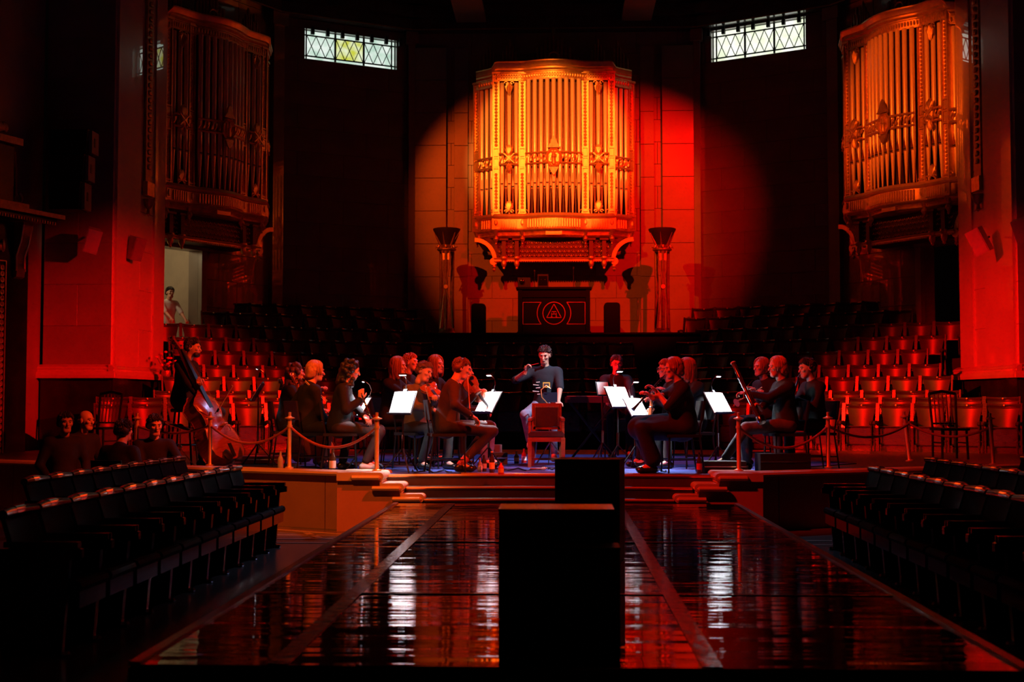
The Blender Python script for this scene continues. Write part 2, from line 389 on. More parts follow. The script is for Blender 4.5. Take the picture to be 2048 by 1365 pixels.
shaft('trim_5', -DX+.05, DY-.02, .30, .30, 2.6, 11.0, math.radians(45), 'stone_polished')
shaft('trim_6', DX-.05, DY-.02, .30, .30, 2.6, 11.0, math.radians(-45), 'stone_polished')
shaft('trim_7', -CX+.03, CY-.05, .16, .22, 2.6, 11.0, math.radians(15), 'stone_panel')
shaft('trim_8', CX-.03, CY-.05, .16, .22, 2.6, 11.0, math.radians(-15), 'stone_panel')
# entablature round the apse: stepped cornice above the windows, carried on small drops
def cornice(name, p0, p1, z=11.0):
    p0 = Vector((*p0, 0)); p1 = Vector((*p1, 0)); d = p1-p0; L = d.length
    r = sroot(name, p0, math.atan2(d.y, d.x))
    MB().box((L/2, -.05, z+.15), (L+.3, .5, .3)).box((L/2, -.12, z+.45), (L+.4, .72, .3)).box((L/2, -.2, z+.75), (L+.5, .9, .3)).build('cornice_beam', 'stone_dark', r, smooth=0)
    MB().box((L/2, -.305, z+.02), (L, .012, .03)).build('gilt_fillet', 'gilt_dark', r, smooth=0)
    return r
for i, (a, b_) in enumerate([((-SLX, SLY), (-DX, DY)), ((-DX, DY), (-CX, CY)), ((-CX, CY), (CX, CY)), ((CX, CY), (DX, DY)), ((DX, DY), (SLX, SLY))]):
    cornice('trim_%d' % (20+i), a, b_)
for i, x in enumerate((-2.1, 2.1)):      # ceiling beams that show over the organ
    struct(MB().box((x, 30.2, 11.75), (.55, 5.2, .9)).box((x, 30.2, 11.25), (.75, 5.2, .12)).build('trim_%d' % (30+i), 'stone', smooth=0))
# windows: three lights of leaded glass in an iron frame
def window(name, p0, p1, hole, panes, tassel0):
    p0 = Vector((*p0, 0)); p1 = Vector((*p1, 0)); d = p1-p0; t0, t1, z0, z1 = hole
    r = sroot(name, p0, math.atan2(d.y, d.x)); w = t1-t0; h = z1-z0; y = 0.16
    fr = MB()
    for x in (t0-.02, t1+.02): fr.box((x, y, (z0+z1)/2), (.05, .08, h+.08))
    for z in (z0-.02, z1+.02): fr.box(((t0+t1)/2, y, z), (w+.08, .08, .05))
    fr.build('window_frame', 'lead', r, smooth=0)
    n = 3; pw = (w-.16)/n; xs = [t0+.08+pw*i for i in range(n+1)]
    zb, zt = z0+h*.145, z1-h*.16
    for i in range(n):
        a, c_ = xs[i], xs[i+1]
        MB().box(((a+c_)/2, y+.02, (zb+zt)/2), (pw-.01, .012, zt-zb)).build('pane', panes[i], r, smooth=0)
        MB().box(((a+c_)/2, y+.02, (z0+zb)/2), (pw-.01, .012, zb-z0)).build('pane', panes[0], r, smooth=0)
        MB().box(((a+c_)/2, y+.02, (z1+zt)/2), (pw-.01, .012, z1-zt)).build('pane', panes[0], r, smooth=0)
        l = MB(); k = 3; s_ = (pw-.03)/k
        for j in range(-3, 4):
            for sg in (1, -1):
                # lattice bar clipped to the light
                xm = (a+c_)/2 + j*s_ + (s_/2 if k % 2 == 0 else 0)
                xa, xb = xm-sg*s_/2*1.0, xm+sg*s_/2*1.0
                pa, pb = Vector((xa, y-.005, zb)), Vector((xb, y-.005, zt))
                lo, hi = a+.005, c_-.005
                def cl(p, q, lim, keep):
                    if (p.x-lim)*keep >= 0: return p
                    if (q.x-lim)*keep < 0: return None
                    return p+(q-p)*((lim-p.x)/(q.x-p.x))
                P = cl(pa, pb, lo, 1); Q = cl(pb, pa, lo, 1)
                if P is None or Q is None: continue
                P2 = cl(P, Q, hi, -1); Q2 = cl(Q, P, hi, -1)
                if P2 is None or Q2 is None or (P2-Q2).length < .02: continue
                l.bar(P2, Q2, .016, .016, up=(0, 1, 0))
        l.build('lattice', 'lead', r, smooth=0)
    for x in (t0, t1-.0):     # slim margin lights at the two ends
        sx = x+.035 if x == t0 else x-.035
        MB().box((sx, y+.02, (z0+z1)/2), (.07, .012, h)).build('pane', panes[0], r, smooth=0)
    for i in range(n+1): MB().box((xs[i], y-.008, (z0+z1)/2), (.045 if 0 < i < n else .03, .03, h)).build('mullion', 'lead', r, smooth=0)
    for z in (zb, zt): MB().box(((t0+t1)/2, y-.008, z), (w, .03, .03)).build('glazing_bar', 'lead', r, smooth=0)
    for i in range(7):        # carved drops of the cornice hanging before the glass
        x = t0+tassel0+i*(w-.1)/6.0; zz = z1+.02
        MB().prism([(-.028, 0), (.028, 0), (.034, -.06), (.045, -.10), (.042, -.20), (-.042, -.20), (-.045, -.10), (-.034, -.06)], -.14, -.07, axis='y').build('drop', 'black', r, loc=(x, 0, zz+.02), smooth=0)
    return r
window('window_1', (-DX, DY), (-CX, CY), WL, ['pane_cool', 'pane_yellow', 'pane_cool'], .16)
window('window_2', (CX, CY), (DX, DY), WR, ['pane_warm', 'pane_warm', 'pane_warm'], -.02)
# --- proscenium piers and the nave's side walls
PZ = 1.94
def base_mould(name, p0, p1, m='stone_pier'):
    p0 = Vector((*p0, 0)); p1 = Vector((*p1, 0)); d = p1-p0; L = d.length
    prof = [(0, 0), (-.16, 0), (-.17, .06), (-.15, .12), (-.10, .13), (-.10, .16), (-.12, .18), (-.10, .21), (-.05, .24), (0, .26)]
    o = MB().prism(prof, -.12, L+.12, axis='x').build(name, m, loc=(p0.x, p0.y, PZ), rot=(0, 0, math.atan2(d.y, d.x)), smooth=25)
    return struct(o)
LA, LB, LC = (-9.55, 24.0), (-8.25, 24.0), (-8.06, 26.6)
RA, RB, RC = (8.24, 26.6), (8.50, 24.0), (9.9, 24.0)
HB = 12.3
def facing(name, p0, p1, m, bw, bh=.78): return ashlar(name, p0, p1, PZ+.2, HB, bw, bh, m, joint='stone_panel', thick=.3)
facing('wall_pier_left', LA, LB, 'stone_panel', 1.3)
mid = ((LB[0]+LC[0])/2-.0, (LB[1]+LC[1])/2)
facing('wall_pier_left_return', LB, LC, 'stone_pier', 1.31)
facing('wall_pier_right_return', RA, RB, 'stone_pier', 1.31)
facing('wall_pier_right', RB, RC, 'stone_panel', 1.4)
i = 40
for a, b_ in ((LA, LB), (LB, LC), (RA, RB), (RB, RC)):
    base_mould('trim_%d' % i, a, b_); i += 1
    p0 = Vector((*a, 0)); p1 = Vector((*b_, 0)); d = p1-p0
    struct(MB().box((d.length/2, .1, PZ/2), (d.length+.02, .3, PZ)).box((d.length/2, -.03, .3), (d.length+.06, .14, .6)).build('baseboard_%d' % i, 'black_marble', loc=p0, rot=(0, 0, math.atan2(d.y, d.x)), smooth=0))
# slim pilaster edges on the returns
def edge(name, p0, p1, t, w, pr):
    p0 = Vector((*p0, 0)); p1 = Vector((*p1, 0)); d = p1-p0
    struct(MB().box((0, -pr/2, (PZ+.2+HB)/2), (w, pr, HB-PZ-.2)).build(name, 'stone_pier', loc=p0+d*t, rot=(0, 0, math.atan2(d.y, d.x)), smooth=0))
edge('trim_50', LB, LC, .24, 1.1, .05); edge('trim_51', RA, RB, .74, 1.2, .05); edge('trim_52', LB, LC, .86, .55, .035); edge('trim_53', RA, RB, .16, .6, .035)
# gilded upright strips with a drop on the piers
def gilt_strip(name, p0, p1, t):
    p0 = Vector((*p0, 0)); p1 = Vector((*p1, 0)); d = p1-p0; r = thing(name, '', '', p0+d*t, math.atan2(d.y, d.x))
    MB().box((0, -.03, 9.0), (.30, .05, 6.2)).build('back_plate', 'gilt_dark', r, smooth=0)
    b = MB()
    for k in range(40): b.ball((0, -.075, 6.2+k*.15), (.085, .03, .06), 6, 4)
    tag(b.build('carved_leaf_band', 'gilt_dark', r), kind='stuff')
    MB().box((0, -.06, 5.75), (.36, .10, .28)).build('gilt_block', 'gold_dim', r, smooth=0)
    MB().lathe([(.0, -.35), (.05, -.3), (.03, -.2), (.10, -.12), (.14, 0)], (0, -.06, 5.55), 10).build('gilt_drop', 'gilt_dark', r)
    return r
tag(gilt_strip('carved_strip', LB, LC, .60), 'tall gilded carved strip with a drop on the left stone pier', 'carving')
tag(gilt_strip('carved_strip', RA, RB, .42), 'tall gilded carved strip with a drop on the right stone pier', 'carving')
struct(MB().box((-9.8, 10.5, 6.2), (.4, 27, 12.4)).build('wall_left', 'stone_panel', smooth=0))
struct(MB().box((10.2, 10.5, 6.2), (.4, 27, 12.4)).build('wall_right', 'stone_panel', smooth=0))
struct(MB().box((0, -3.2, 6.2), (20.4, .4, 12.4)).build('wall_front', 'stone_panel', smooth=0))
# corridor behind the left doorway, lit by a lamp of its own
dd = (Vector((-DX, DY, 0))-Vector((-SLX, SLY, 0))).normalized(); rz = math.atan2(dd.y, dd.x)
cr = sroot('wall_corridor', (-SLX, SLY, 0), rz)
MB().box((1.3, 2.0, 4.0), (3.2, .12, 4.0)).build('corridor_back', 'corridor', cr, smooth=0)
MB().box((2.86, 1.2, 4.0), (.12, 1.7, 4.0)).build('corridor_end', 'corridor', cr, smooth=0)
MB().box((-.3, 1.2, 4.0), (.12, 1.7, 4.0)).build('corridor_end', 'corridor', cr, smooth=0)
MB().box((1.3, 1.2, 2.33), (3.3, 1.8, .14)).build('corridor_floor', 'riser', cr, smooth=0)
MB().box((1.3, 1.2, 5.6), (3.3, 1.8, .1)).build('corridor_ceiling', 'corridor', cr, smooth=0)
arch = [(1.5+.75*math.cos(a), 4.25+.75*math.sin(a)) for a in [PI*k/14 for k in range(15)]]+[(.75, 2.4), (.68, 2.4)]+[(1.5-.82*math.cos(a), 4.25+.82*math.sin(a)) for a in [PI*k/14 for k in range(15)]]+[(2.32, 2.4), (2.25, 2.4)]
MB().prism(arch, 1.86, 1.93, axis='y').build('corridor_arch', 'stone', cr, smooth=0)
MB().box((1.62, 1.9, 3.72), (.24, .06, .30)).build('notice_board', 'black', cr, smooth=0)
cl = bpy.data.lights.new('corridor_lamp', 'POINT'); cl.energy = 36; cl.color = (1.0, 0.74, 0.42); cl.shadow_soft_size = .1
clo = bpy.data.objects.new('corridor_lamp', cl); COL.objects.link(clo)
clo.location = Matrix.Translation((-SLX, SLY, 0)) @ Matrix.Rotation(rz, 4, 'Z') @ Vector((.9, 1.0, 5.1))
cr2 = sroot('wall_corridor_right', (DX, DY, 0), -rz)
MB().box((3.5, 1.6, 4.0), (2.6, .12, 4.0)).build('corridor_back', 'corridor', cr2, smooth=0)
MB().box((3.5, .9, 2.33), (2.6, 1.4, .14)).build('corridor_floor', 'riser', cr2, smooth=0)
# door surrounds
for nm, org, rr, x0, x1 in (('door_1', (-SLX, SLY, 0), rz, .5, 2.5), ('door_2', (DX, DY, 0), -rz, 2.6, 4.4)):
    o = sroot(nm, org, rr)
    for x in (x0-.06, x1+.06): MB().box((x, -.03, 3.7), (.16, .12, 2.6)).build('door_jamb', 'stone', o, smooth=0)
    MB().box(((x0+x1)/2, -.04, 5.03), (x1-x0+.3, .16, .18)).build('door_lintel', 'stone', o, smooth=0)
# ------------------------------------------------------------------ stage platform, cheek walls and steps
def wx(px, Y): return .12+(px-1118)/FPX*Y
stage_out = [(-9.4, 24.0), (-9.4, 18.9), (-2.02, 15.25), (-2.02, 16.0), (-1.95, 16.0)]
arc = [(-1.95+3.95*k/10, 15.40+.12*math.sin(PI*k/10)) for k in range(11)]
stage_out += arc + [(2.0, 16.0), (2.07, 16.0), (2.07, 15.25), (9.8, 18.9), (9.8, 24.0)]
st = struct(MB().prism(stage_out, 0.0, S).build('floor_stage', 'stage_floor', smooth=0))
# blue carpet laid on the middle of the platform
cp = MB().prism([(-2.05, 15.98)] + [(x*.99, y+.03) for x, y in arc] + [(2.1, 15.98), (4.3, 18.5), (3.3, 21.5), (-3.3, 21.5), (-4.3, 18.5)], S, S+.012).build('stage_carpet', 'blue_carpet', smooth=0)
tag(cp, 'blue carpet covering the middle of the stage floor', 'carpet')
# concave steps down to the hall floor, each with a brass nosing
for k in range(1, 5):
    z = S-.122*k; y = 15.40-.25*k; xl = [0, 1.66, 1.425, 1.425, 1.425][k]
    a = [(-xl+2*xl*j/10, y+.12*math.sin(PI*j/10)) for j in range(11)]
    r = sroot('stair_step')
    MB().prism(a+[(xl, 15.9), (-xl, 15.9)], 0, z).build('step_tread', 'tread', r, smooth=0)
    n_ = MB(); n_.tube([(p[0], p[1], z-.012) for p in a], .018, 6); n_.build('step_nosing', 'brass_nosing', r)
n_ = MB().tube([(p[0], p[1], S-.006) for p in arc], .02, 6).build('trim_60', 'brass_nosing'); struct(n_)
# cheek walls: panelled wall, coping, and three bull-nosed coping ends stepping down to the middle
def cheek(sg, name):
    r = sroot(name); e0 = 2.0 if sg < 0 else 2.04; x_in = sg*e0
    far = Vector((sg*9.3, 18.75, 0)); near = Vector((sg*(e0+.25), 15.1, 0)); d = far-near; L = d.length; n = d.normalized()
    M = Matrix.Translation(near) @ Matrix.Rotation(math.atan2(d.y, d.x), 4, 'Z')
    sgn = 1 if sg > 0 else -1        # outward side is toward the audience
    cuts = [0, .42, 2.2, 4.0, 5.8, L]
    for a, b_ in zip(cuts, cuts[1:]):
        MB().box(((a+b_)/2, sgn*.10, (S-.0)/2), (b_-a-.012, .24, S)).xf(M).build('wall_panel', 'stage_wall', r, smooth=0)
    MB().box((L/2, sgn*.10, S+.03), (L+.1, .36, .05)).tube([(-.02, sgn*.10-sgn*.18, S+.03), (L, sgn*.10-sgn*.18, S+.03)], .027, 6).xf(M).build('wall_coping', 'coping', r)
    t = .095; zs = [S+.055-.122*k for k in range(3)]; xn = [1.90, 1.665, 1.43]
    xb = 2.44; po = [(xb, 0), (xb, zs[0]-t), (xn[0]+.045, zs[0]-t), (xn[0]+.045, zs[1]-t), (xn[1]+.045, zs[1]-t), (xn[1]+.045, zs[2]-t), (xn[2]+.045, zs[2]-t), (xn[2]+.045, 0)]
    MB().prism([(sg*x, z) for x, z in po], 14.97, 15.75, axis='y').build('stepped_wall', 'stage_wall', r, smooth=0)
    for k in range(3):
        zt = zs[k]; xo = xb if k == 0 else xn[k-1]+.04; P = []
        for j in range(9):
            a = -PI/2+PI*j/8; P.append((sg*(xn[k]+.045-t/2*math.cos(a)), zt-t/2+t/2*math.sin(a)))
        P += [(sg*xo, zt), (sg*xo, zt-t)]
        MB().prism(P, 14.93, 15.55, axis='y').build('bullnose_coping', 'coping', r, smooth=40)
        MB().prism([(x*1.004-.004*P[0][0], z) for x, z in P], 15.557, 15.75, axis='y').build('bullnose_end', 'coping', r, smooth=40)
        MB().tube([(sg*(xn[k]+.03), 14.935, zt-t*.62), (sg*(xn[k]+.05), 14.925, zt-t*.62), (sg*(xn[k]+.36), 14.925, zt-t*.62), (sg*(xn[k]+.37), 14.935, zt-t*.62)], [.014, .028, .028, .014], 8).build('cushion_bar', 'coping', r)
        MB().tube([(sg*(xn[k]+.035), 14.94, zt-t-.012), (sg*(xn[k]+.035), 15.74, zt-t-.012)], .016, 8).build('cove_roll', 'coping', r)
    return r
cheek(-1, 'wall_stage_left'); cheek(1, 'wall_stage_right')
# ------------------------------------------------------------------ runway: a low platform under sheets of black vinyl
RX0, RX1, RY0, RY1, RZ = -1.73, 2.11, 5.60, 14.62, 0.35
rw = thing('runway', 'long low runway platform covered in glossy black vinyl', 'runway', (0.19, 0, 0))
MB().box((0, (RY0+RY1)/2, (RZ-.02)/2), (RX1-RX0-.02, RY1-RY0-.02, RZ-.02)).build('platform', 'black', rw, smooth=0)
MB().box((0, RY0-.012, RZ/2-.005), (RX1-RX0, .024, RZ-.02)).build('fascia', 'black', rw, smooth=0)
xs = [-1.92, -1.28, .58, 1.92]; ys = [RY0-.01, 7.72, 10.6, RY1]
for a in range(3):
    for b_ in range(3):
        x0, x1, y0, y1 = xs[a], xs[a+1], ys[b_], ys[b_+1]
        tilt = random.uniform(-.0016, .0016)
        o = MB().box((0, 0, -.012), (x1-x0-.004, y1-y0-.004, .02)).build('vinyl_sheet', 'runway_vinyl', rw, loc=((x0+x1)/2, (y0+y1)/2, RZ), rot=(tilt, random.uniform(-.0012, .0012), 0), smooth=0)
for x in xs[1:3]:
    MB().box((x, (RY0+RY1)/2, RZ+.0015), (.09, RY1-RY0-.02, .003)).build('seam_tape', 'runway_tape', rw, smooth=0)
for y in ys[1:3]: MB().box((0, y, RZ+.0012), (RX1-RX0-.06, .045, .002)).build('seam_tape', 'runway_tape', rw, smooth=0)
for x in (-1.90, 1.90): MB().box((x, (RY0+RY1)/2, RZ+.003), (.05, RY1-RY0, .012)).build('edge_trim', 'mahogany', rw, smooth=0)
# ------------------------------------------------------------------ tiers for the choir seats
FLO = [0, .12, .25, .535, .79, 1.115, 1.43, 1.755, 2.09, 2.37, 2.65]      # tier floors above the stage
RP = .72
ANG = math.radians(30)
def bank_M(sg):
    """frame of a side bank: x along the row towards the wall, y up the tiers"""
    return Matrix.Rotation(-ANG if sg > 0 else ANG, 4, 'Z')
V0 = 23.19
PXEND = [1991, 1989, 1875, 1861, 1839, 1816, 1852, 1887, 1790, 1745, 1700]
def u_end(k):
    v = V0+RP*k+.02; q = (PXEND[k]-1118)/FPX
    return (.12+v*(.866*q-.5))/(.866+.5*q)
for sg, nm in ((-1, 'left'), (1, 'right')):
    M = bank_M(sg)
    for k in range(1, 11):
        v = V0+RP*k-.42; h = FLO[k]
        ua, ub = (-11.6+.22*k), (-5.6-.17*k)
        ub = u_end(k)+.36
        xa, xb = (ua, ub) if sg > 0 else (-ub, -ua)
        b = MB().box(((xa+xb)/2, v+RP/2+.02, S+h/2), (xb-xa, RP+.04, h)).xf(M)
        struct(b.build('floor_tier_%s_%d' % (nm, k), 'riser', smooth=0))
for k in range(2, 8):
    struct(MB().box((0, 25.3+RP*k+RP/2, S+FLO[k]/2), (5.2, RP+.02, FLO[k])).build('floor_tier_middle_%d' % k, 'riser', smooth=0))
PLZ = 3.10
struct(MB().box((0, 31.9, PLZ/2), (6.9, 2.4, PLZ)).box((0, 30.66, PLZ+.02), (7.0, .12, .04)).build('floor_gallery', 'riser', smooth=0))
for nm, p0, p1 in (('left', (-DX, DY), (-CX, CY)), ('right', (CX, CY), (DX, DY))):
    d = Vector((p1[0]-p0[0], p1[1]-p0[1], 0)); rr = math.atan2(d.y, d.x)
    struct(MB().box((d.length/2, -.15, 1.75), (d.length, .4, 3.5)).build('floor_gallery_'+nm, 'riser', loc=(*p0, 0), rot=(0, 0, rr), smooth=0))
for sg, nm in ((-1, 'left'), (1, 'right')):      # aisle floor at the doorways
    M = Matrix.Rotation(rz if sg < 0 else -rz, 4, 'Z'); org = (-SLX, SLY, 0) if sg < 0 else (DX, DY, 0)
    struct(MB().box((2.4, -.45, 1.2), (4.8, .9, 2.4)).build('floor_aisle_'+nm, 'riser', loc=org, rot=(0, 0, rz if sg < 0 else -rz), smooth=0))
# ================================================================== choir seats
def choir_seat():
    r = thing('choir_seat', 'x', 'seat')
    # concave glossy leather back, flared towards the top
    b = MB(); V = []; F = []; nx, nz = 10, 4
    for side in (0, 1):
        for j in range(nz+1):
            t = j/nz; z = .43+.36*t; hw = .205+.055*t*t+.01*t
            for i in range(nx+1):
                s = -1+2*i/nx
                y = .17+.03*t - .065*s*s + (.025 if side else 0)
                V.append((s*hw, y, z))
    n1 = (nx+1)*(nz+1)
    for j in range(nz):
        for i in range(nx):
            a = j*(nx+1)+i
            F.append((a, a+1, a+nx+2, a+nx+1)); F.append((n1+a, n1+a+nx+1, n1+a+nx+2, n1+a+1))
    for i in range(nx):
        a = nz*(nx+1)+i; F.append((a, a+1, n1+a+1, n1+a)); F.append((i, n1+i, n1+i+1, i+1))
    for j in range(nz):
        a = j*(nx+1); F.append((a, a+nx+1, n1+a+nx+1, n1+a)); a += nx; F.append((a, n1+a, n1+a+nx+1, a+nx+1))
    b.add(V, F).build('backrest', 'seat_leather', r, smooth=60)
    rail = MB(); pts = []
    for i in range(9):
        s = -1+2*i/8; pts.append((s*.285, .20-.075*s*s, .822-.012*(1-s*s)))
    rail.tube(pts, .026, 8); rail.tube([(p[0], p[1]+.004, p[2]-.040) for p in pts], .012, 6)
    rail.build('top_rail', 'seat_wood', r)
    MB().lathe([(0, 0), (.016, .002), (.018, .008), (.012, .016), (0, .02)], (0, .17, .815), 8, Matrix.Rotation(PI/2, 3, 'X')).build('number_disc', 'brass', r)
    post = MB(); post.bar((0, .02, .40), (0, .10, .85), .030, .07, up=(0, 1, 0)); post.bar((0, .05, .0), (0, .03, .42), .028, .09, up=(0, 1, 0))
    me = post.mesh('side_post', 0); me.materials.append(MATS['seat_wood'])
    arm = MB(); arm.prism([(.08, .53), (-.16, .545), (-.24, .525), (-.26, .49), (-.23, .47), (-.16, .50), (.08, .49)], -.022, .022, axis='x')
    arm.lathe([(.012, 0), (.02, .02), (.014, .06), (.026, .12), (.014, .18), (.016, .40), (.022, .49)], (0, -.20, 0), 8)
    arm.ball((0, -.20, .20), (.03, .03, .022), 8, 4)
    ma = arm.mesh('arm'); ma.materials.append(MATS['seat_wood'])
    for sx in (-1, 1):
        link('side_post', me, r, (sx*.292, .05, 0)); link('arm', ma, r, (sx*.278, 0, 0))
    # tipped-up seat: panelled underside with a bright front rim
    st_ = MB(); st_.box((0, .03, .27), (.46, .07, .30)); st_.build('seat', 'seat_wood', r, smooth=0)
    MB().tube([(-.23, -.01, .425), (.23, -.01, .425)], .013, 6).box((0, -.0, .44), (.5, .10, .012)).build('seat_rim', 'seat_wood', r)
    MB().box((0, .09, .06), (.54, .05, .12)).build('plinth', 'seat_wood', r, smooth=0)
    return r
proto = choir_seat(); used = False
ORD = ['front', 'second', 'third', 'fourth', 'fifth', 'sixth', 'seventh', 'eighth', 'ninth', 'tenth', 'top']
def put_seat(M, k, label, group):
    global used
    o = proto if not used else copy_tree(proto); used = True
    o.matrix_world = M; tag(o, label, 'seat', group); return o
NUM = ['', 'second ', 'third ', 'fourth ', 'fifth ', 'sixth ', 'seventh ', 'eighth ', 'ninth ', 'tenth ', 'eleventh ', 'twelfth ', 'thirteenth ', 'fourteenth ', 'fifteenth ']
def nth(j, what): return ('%s seat' % what) if j == 0 else NUM[j]+'seat in from the '+('aisle' if 'aisle' in what else 'side')
for sg, nm in ((1, 'right'), (-1, 'left')):
    for k in range(11):
        v = V0+RP*k+.02; q = (PXEND[k]-1118)/FPX
        u = (.12+v*(.866*q-.5))/(.866+.5*q); j = 0
        lim = 1400 if k < 3 else 1290+10.5*k
        while True:
            X = .866*u+.5*v; Y = -.5*u+.866*v
            px = 1118+FPX*(X-.12)/Y
            if px < lim: break
            if sg < 0: X = -X
            M = Matrix.Translation((X, Y, S+FLO[k])) @ Matrix.Rotation(-sg*ANG, 4, 'Z')
            pos = 'at the outer end' if j == 0 else ('next to the outer end' if j == 1 else NUM[j]+'from the outer end')
            put_seat(M, k, 'leather tip-up seat, %s row of the %s bank, %s' % (ORD[k], nm, pos), 'choir seats in the %s bank' % nm)
            u -= .615; j += 1
for k in range(2, 7):
    for j in range(6):
        M = Matrix.Translation((-1.55+.62*j, 25.3+RP*k+.42, S+FLO[k]))
        put_seat(M, k, 'leather tip-up seat in the dark middle bank behind the conductor, %s row, %s' % (ORD[k], ['leftmost', 'second from left', 'third from left', 'third from right', 'second from right', 'rightmost'][j]), 'choir seats in the middle bank')
# ------------------------------------------------------------------ dark audience seats either side of the runway
def audience_seat():
    r = thing('audience_seat', 'x', 'seat')
    bk = MB(); V = []; F = []; nx = 6
    for side in (0, 1):
        for z, y0 in ((.38, .12), (.60, .17), (.80, .235)):
            for i in range(nx+1):
                s = -1+2*i/nx; V.append((s*.235, y0-.03*s*s+(.03 if side else 0), z))
    n1 = 3*(nx+1)
    for j in range(2):
        for i in range(nx):
            a = j*(nx+1)+i; F += [(a, a+1, a+nx+2, a+nx+1), (n1+a, n1+a+nx+1, n1+a+nx+2, n1+a+1)]
        a = j*(nx+1); F.append((a, a+nx+1, n1+a+nx+1, n1+a)); a += nx; F.append((a, n1+a, n1+a+nx+1, a+nx+1))
    for i in range(nx):
        a = 2*(nx+1)+i; F += [(a, a+1, n1+a+1, n1+a), (i, n1+i, n1+i+1, i+1)]
    bk.add(V, F).build('backrest', 'dark_leather', r, smooth=60)
    pts = [((-1+2*i/6)*.245, .245-.03*(-1+2*i/6)**2, .815) for i in range(7)]
    MB().tube(pts, [.030, .036, .038, .038, .038, .036, .030], 10).build('top_rail', 'dark_seat', r, smooth=60)
    MB().tube([((-1+2*i/6)*.07+.03, .246, .816) for i in range(7)], .0405, 14).build('glint_plate', 'nickel', r, smooth=60)  # bright metal plate added on the rail to catch glints
    MB().box((0, -.02, .40), (.46, .40, .07), Matrix.Rotation(math.radians(4), 3, 'X')).tube([(-.23, -.225, .395), (.23, -.225, .395)], .036, 8).build('seat', 'dark_leather', r)
    MB().box((0, -.235, .34), (.44, .014, .14)).build('front_board', 'dark_seat', r, smooth=0)
    st_ = MB(); st_.prism([(.20, .0), (.24, .62), (-.20, .64), (-.27, .62), (-.27, .57), (-.20, .56), (-.16, .0)], -.018, .018, axis='x')
    st_.box((0, -.03, .645), (.055, .44, .035)); me = st_.mesh('end_standard', 0); me.materials.append(MATS['dark_seat'])
    for sx in (-1, 1): link('end_standard', me, r, (sx*.255, 0, 0))
    ft = MB(); ft.lathe([(.02, 0), (.03, .012), (.02, .03)], (0, -.18, 0), 8); me = ft.mesh('foot'); me.materials.append(MATS['chrome'])
    for sx in (-1, 1): link('foot', me, r, (sx*.255, 0, 0))
    return r
ap = audience_seat(); aused = False
def rows(sg, X, y0, n, nm, side):
    global aused
    for j in range(n):
        o = ap if not aused else copy_tree(ap); aused = True
        y = y0-.52*j
        o.matrix_world = Matrix.Translation((sg*X+.05, y, 0)) @ Matrix.Rotation(sg*-PI/2, 4, 'Z')
        tag(o, 'dark tip-up seat %s, %s' % (nm, 'nearest the stage' if j == 0 else NUM[j]+'from the stage'), 'seat', 'dark seats %s of the runway' % side)
rows(-1, 2.98, 13.0, 11, 'in the front row left of the runway', 'left')
rows(-1, 4.18, 15.15, 9, 'in the second row back on the left', 'left')
rows(1, 2.98, 13.0, 11, 'in the front row right of the runway', 'right')
rows(1, 4.14, 15.15, 9, 'in the second row back on the right', 'right')
rows(1, 5.4, 15.6, 6, 'in the third row back on the right', 'right')
# ------------------------------------------------------------------ brass posts with sagging ropes along the stage wall
def rope_post(px, Y, base, lean, label):
    p = Vector((wx(px, Y), Y, base)); r = thing('rope_post', label, 'post', p, 0, 'brass rope posts'); r.rotation_euler = (0, lean, 0)
    MB().lathe([(.055, 0), (.055, .012), (.03, .02), (.0255, .03), (.0255, .60), (.03, .605)], n=12).build('shaft', 'brass', r)
    MB().lathe([(.03, 0), (.062, .012), (.062, .02), (.03, .03), (.018, .04), (.018, .075), (.02, .085), (0, .09)], (0, 0, .60), 12).build('cap', 'brass', r)
    MB().lathe([(.034, 0), (.034, .03)], (0, 0, .50), 12).build('rope_ring', 'brass', r)
    return p+Vector((0, 0, .515))
zc_ = S+.055
PL = [rope_post(267, 17.3, zc_-.02, 0, 'brass rope post beside the woman sitting left of the bassist'), rope_post(416, 16.55, zc_, 0, 'brass rope post in front of the double bass'),
      rope_post(577, 15.9, zc_, 0, 'brass rope post in front of the cellists'), rope_post(753, 15.3, zc_, 0, 'brass rope post at the left top of the stage steps')]
PR = [rope_post(1474, 15.55, zc_, 0, 'brass rope post in front of the bassoonist'), rope_post(1650, 16.2, zc_, 0, 'brass rope post beside the rightmost clarinettist'),
      rope_post(1809, 18.2, zc_-.0, -.10, 'leaning brass rope post on the right before the choir seats'), rope_post(1972, 17.6, zc_-.02, -.05, 'rightmost brass rope post near the right pier')]
def rope(a, b, sag, label):
    pts = [a.lerp(b, t/14)-Vector((0, 0, sag*4*(t/14)*(1-t/14))) for t in range(15)]
    o = MB().tube(pts, .0165, 8).build('barrier_rope', 'rope', smooth=60); tag(o, label, 'rope', 'red barrier ropes')
rope(PL[0], PL[1], .10, 'red rope sagging between the two leftmost posts'); rope(PL[1], PL[2], .22, 'red rope sagging from the bass post to the cello post')
rope(PL[2], PL[3], .25, 'red rope sagging before the cellists to the step post'); rope(PR[0], PR[1], .26, 'red rope sagging before the bassoonist')
rope(PR[1], PR[2], .16, 'dark rope sagging to the leaning post'); rope(PR[2], PR[3], .16, 'dark rope sagging from the leaning post to the rightmost post')
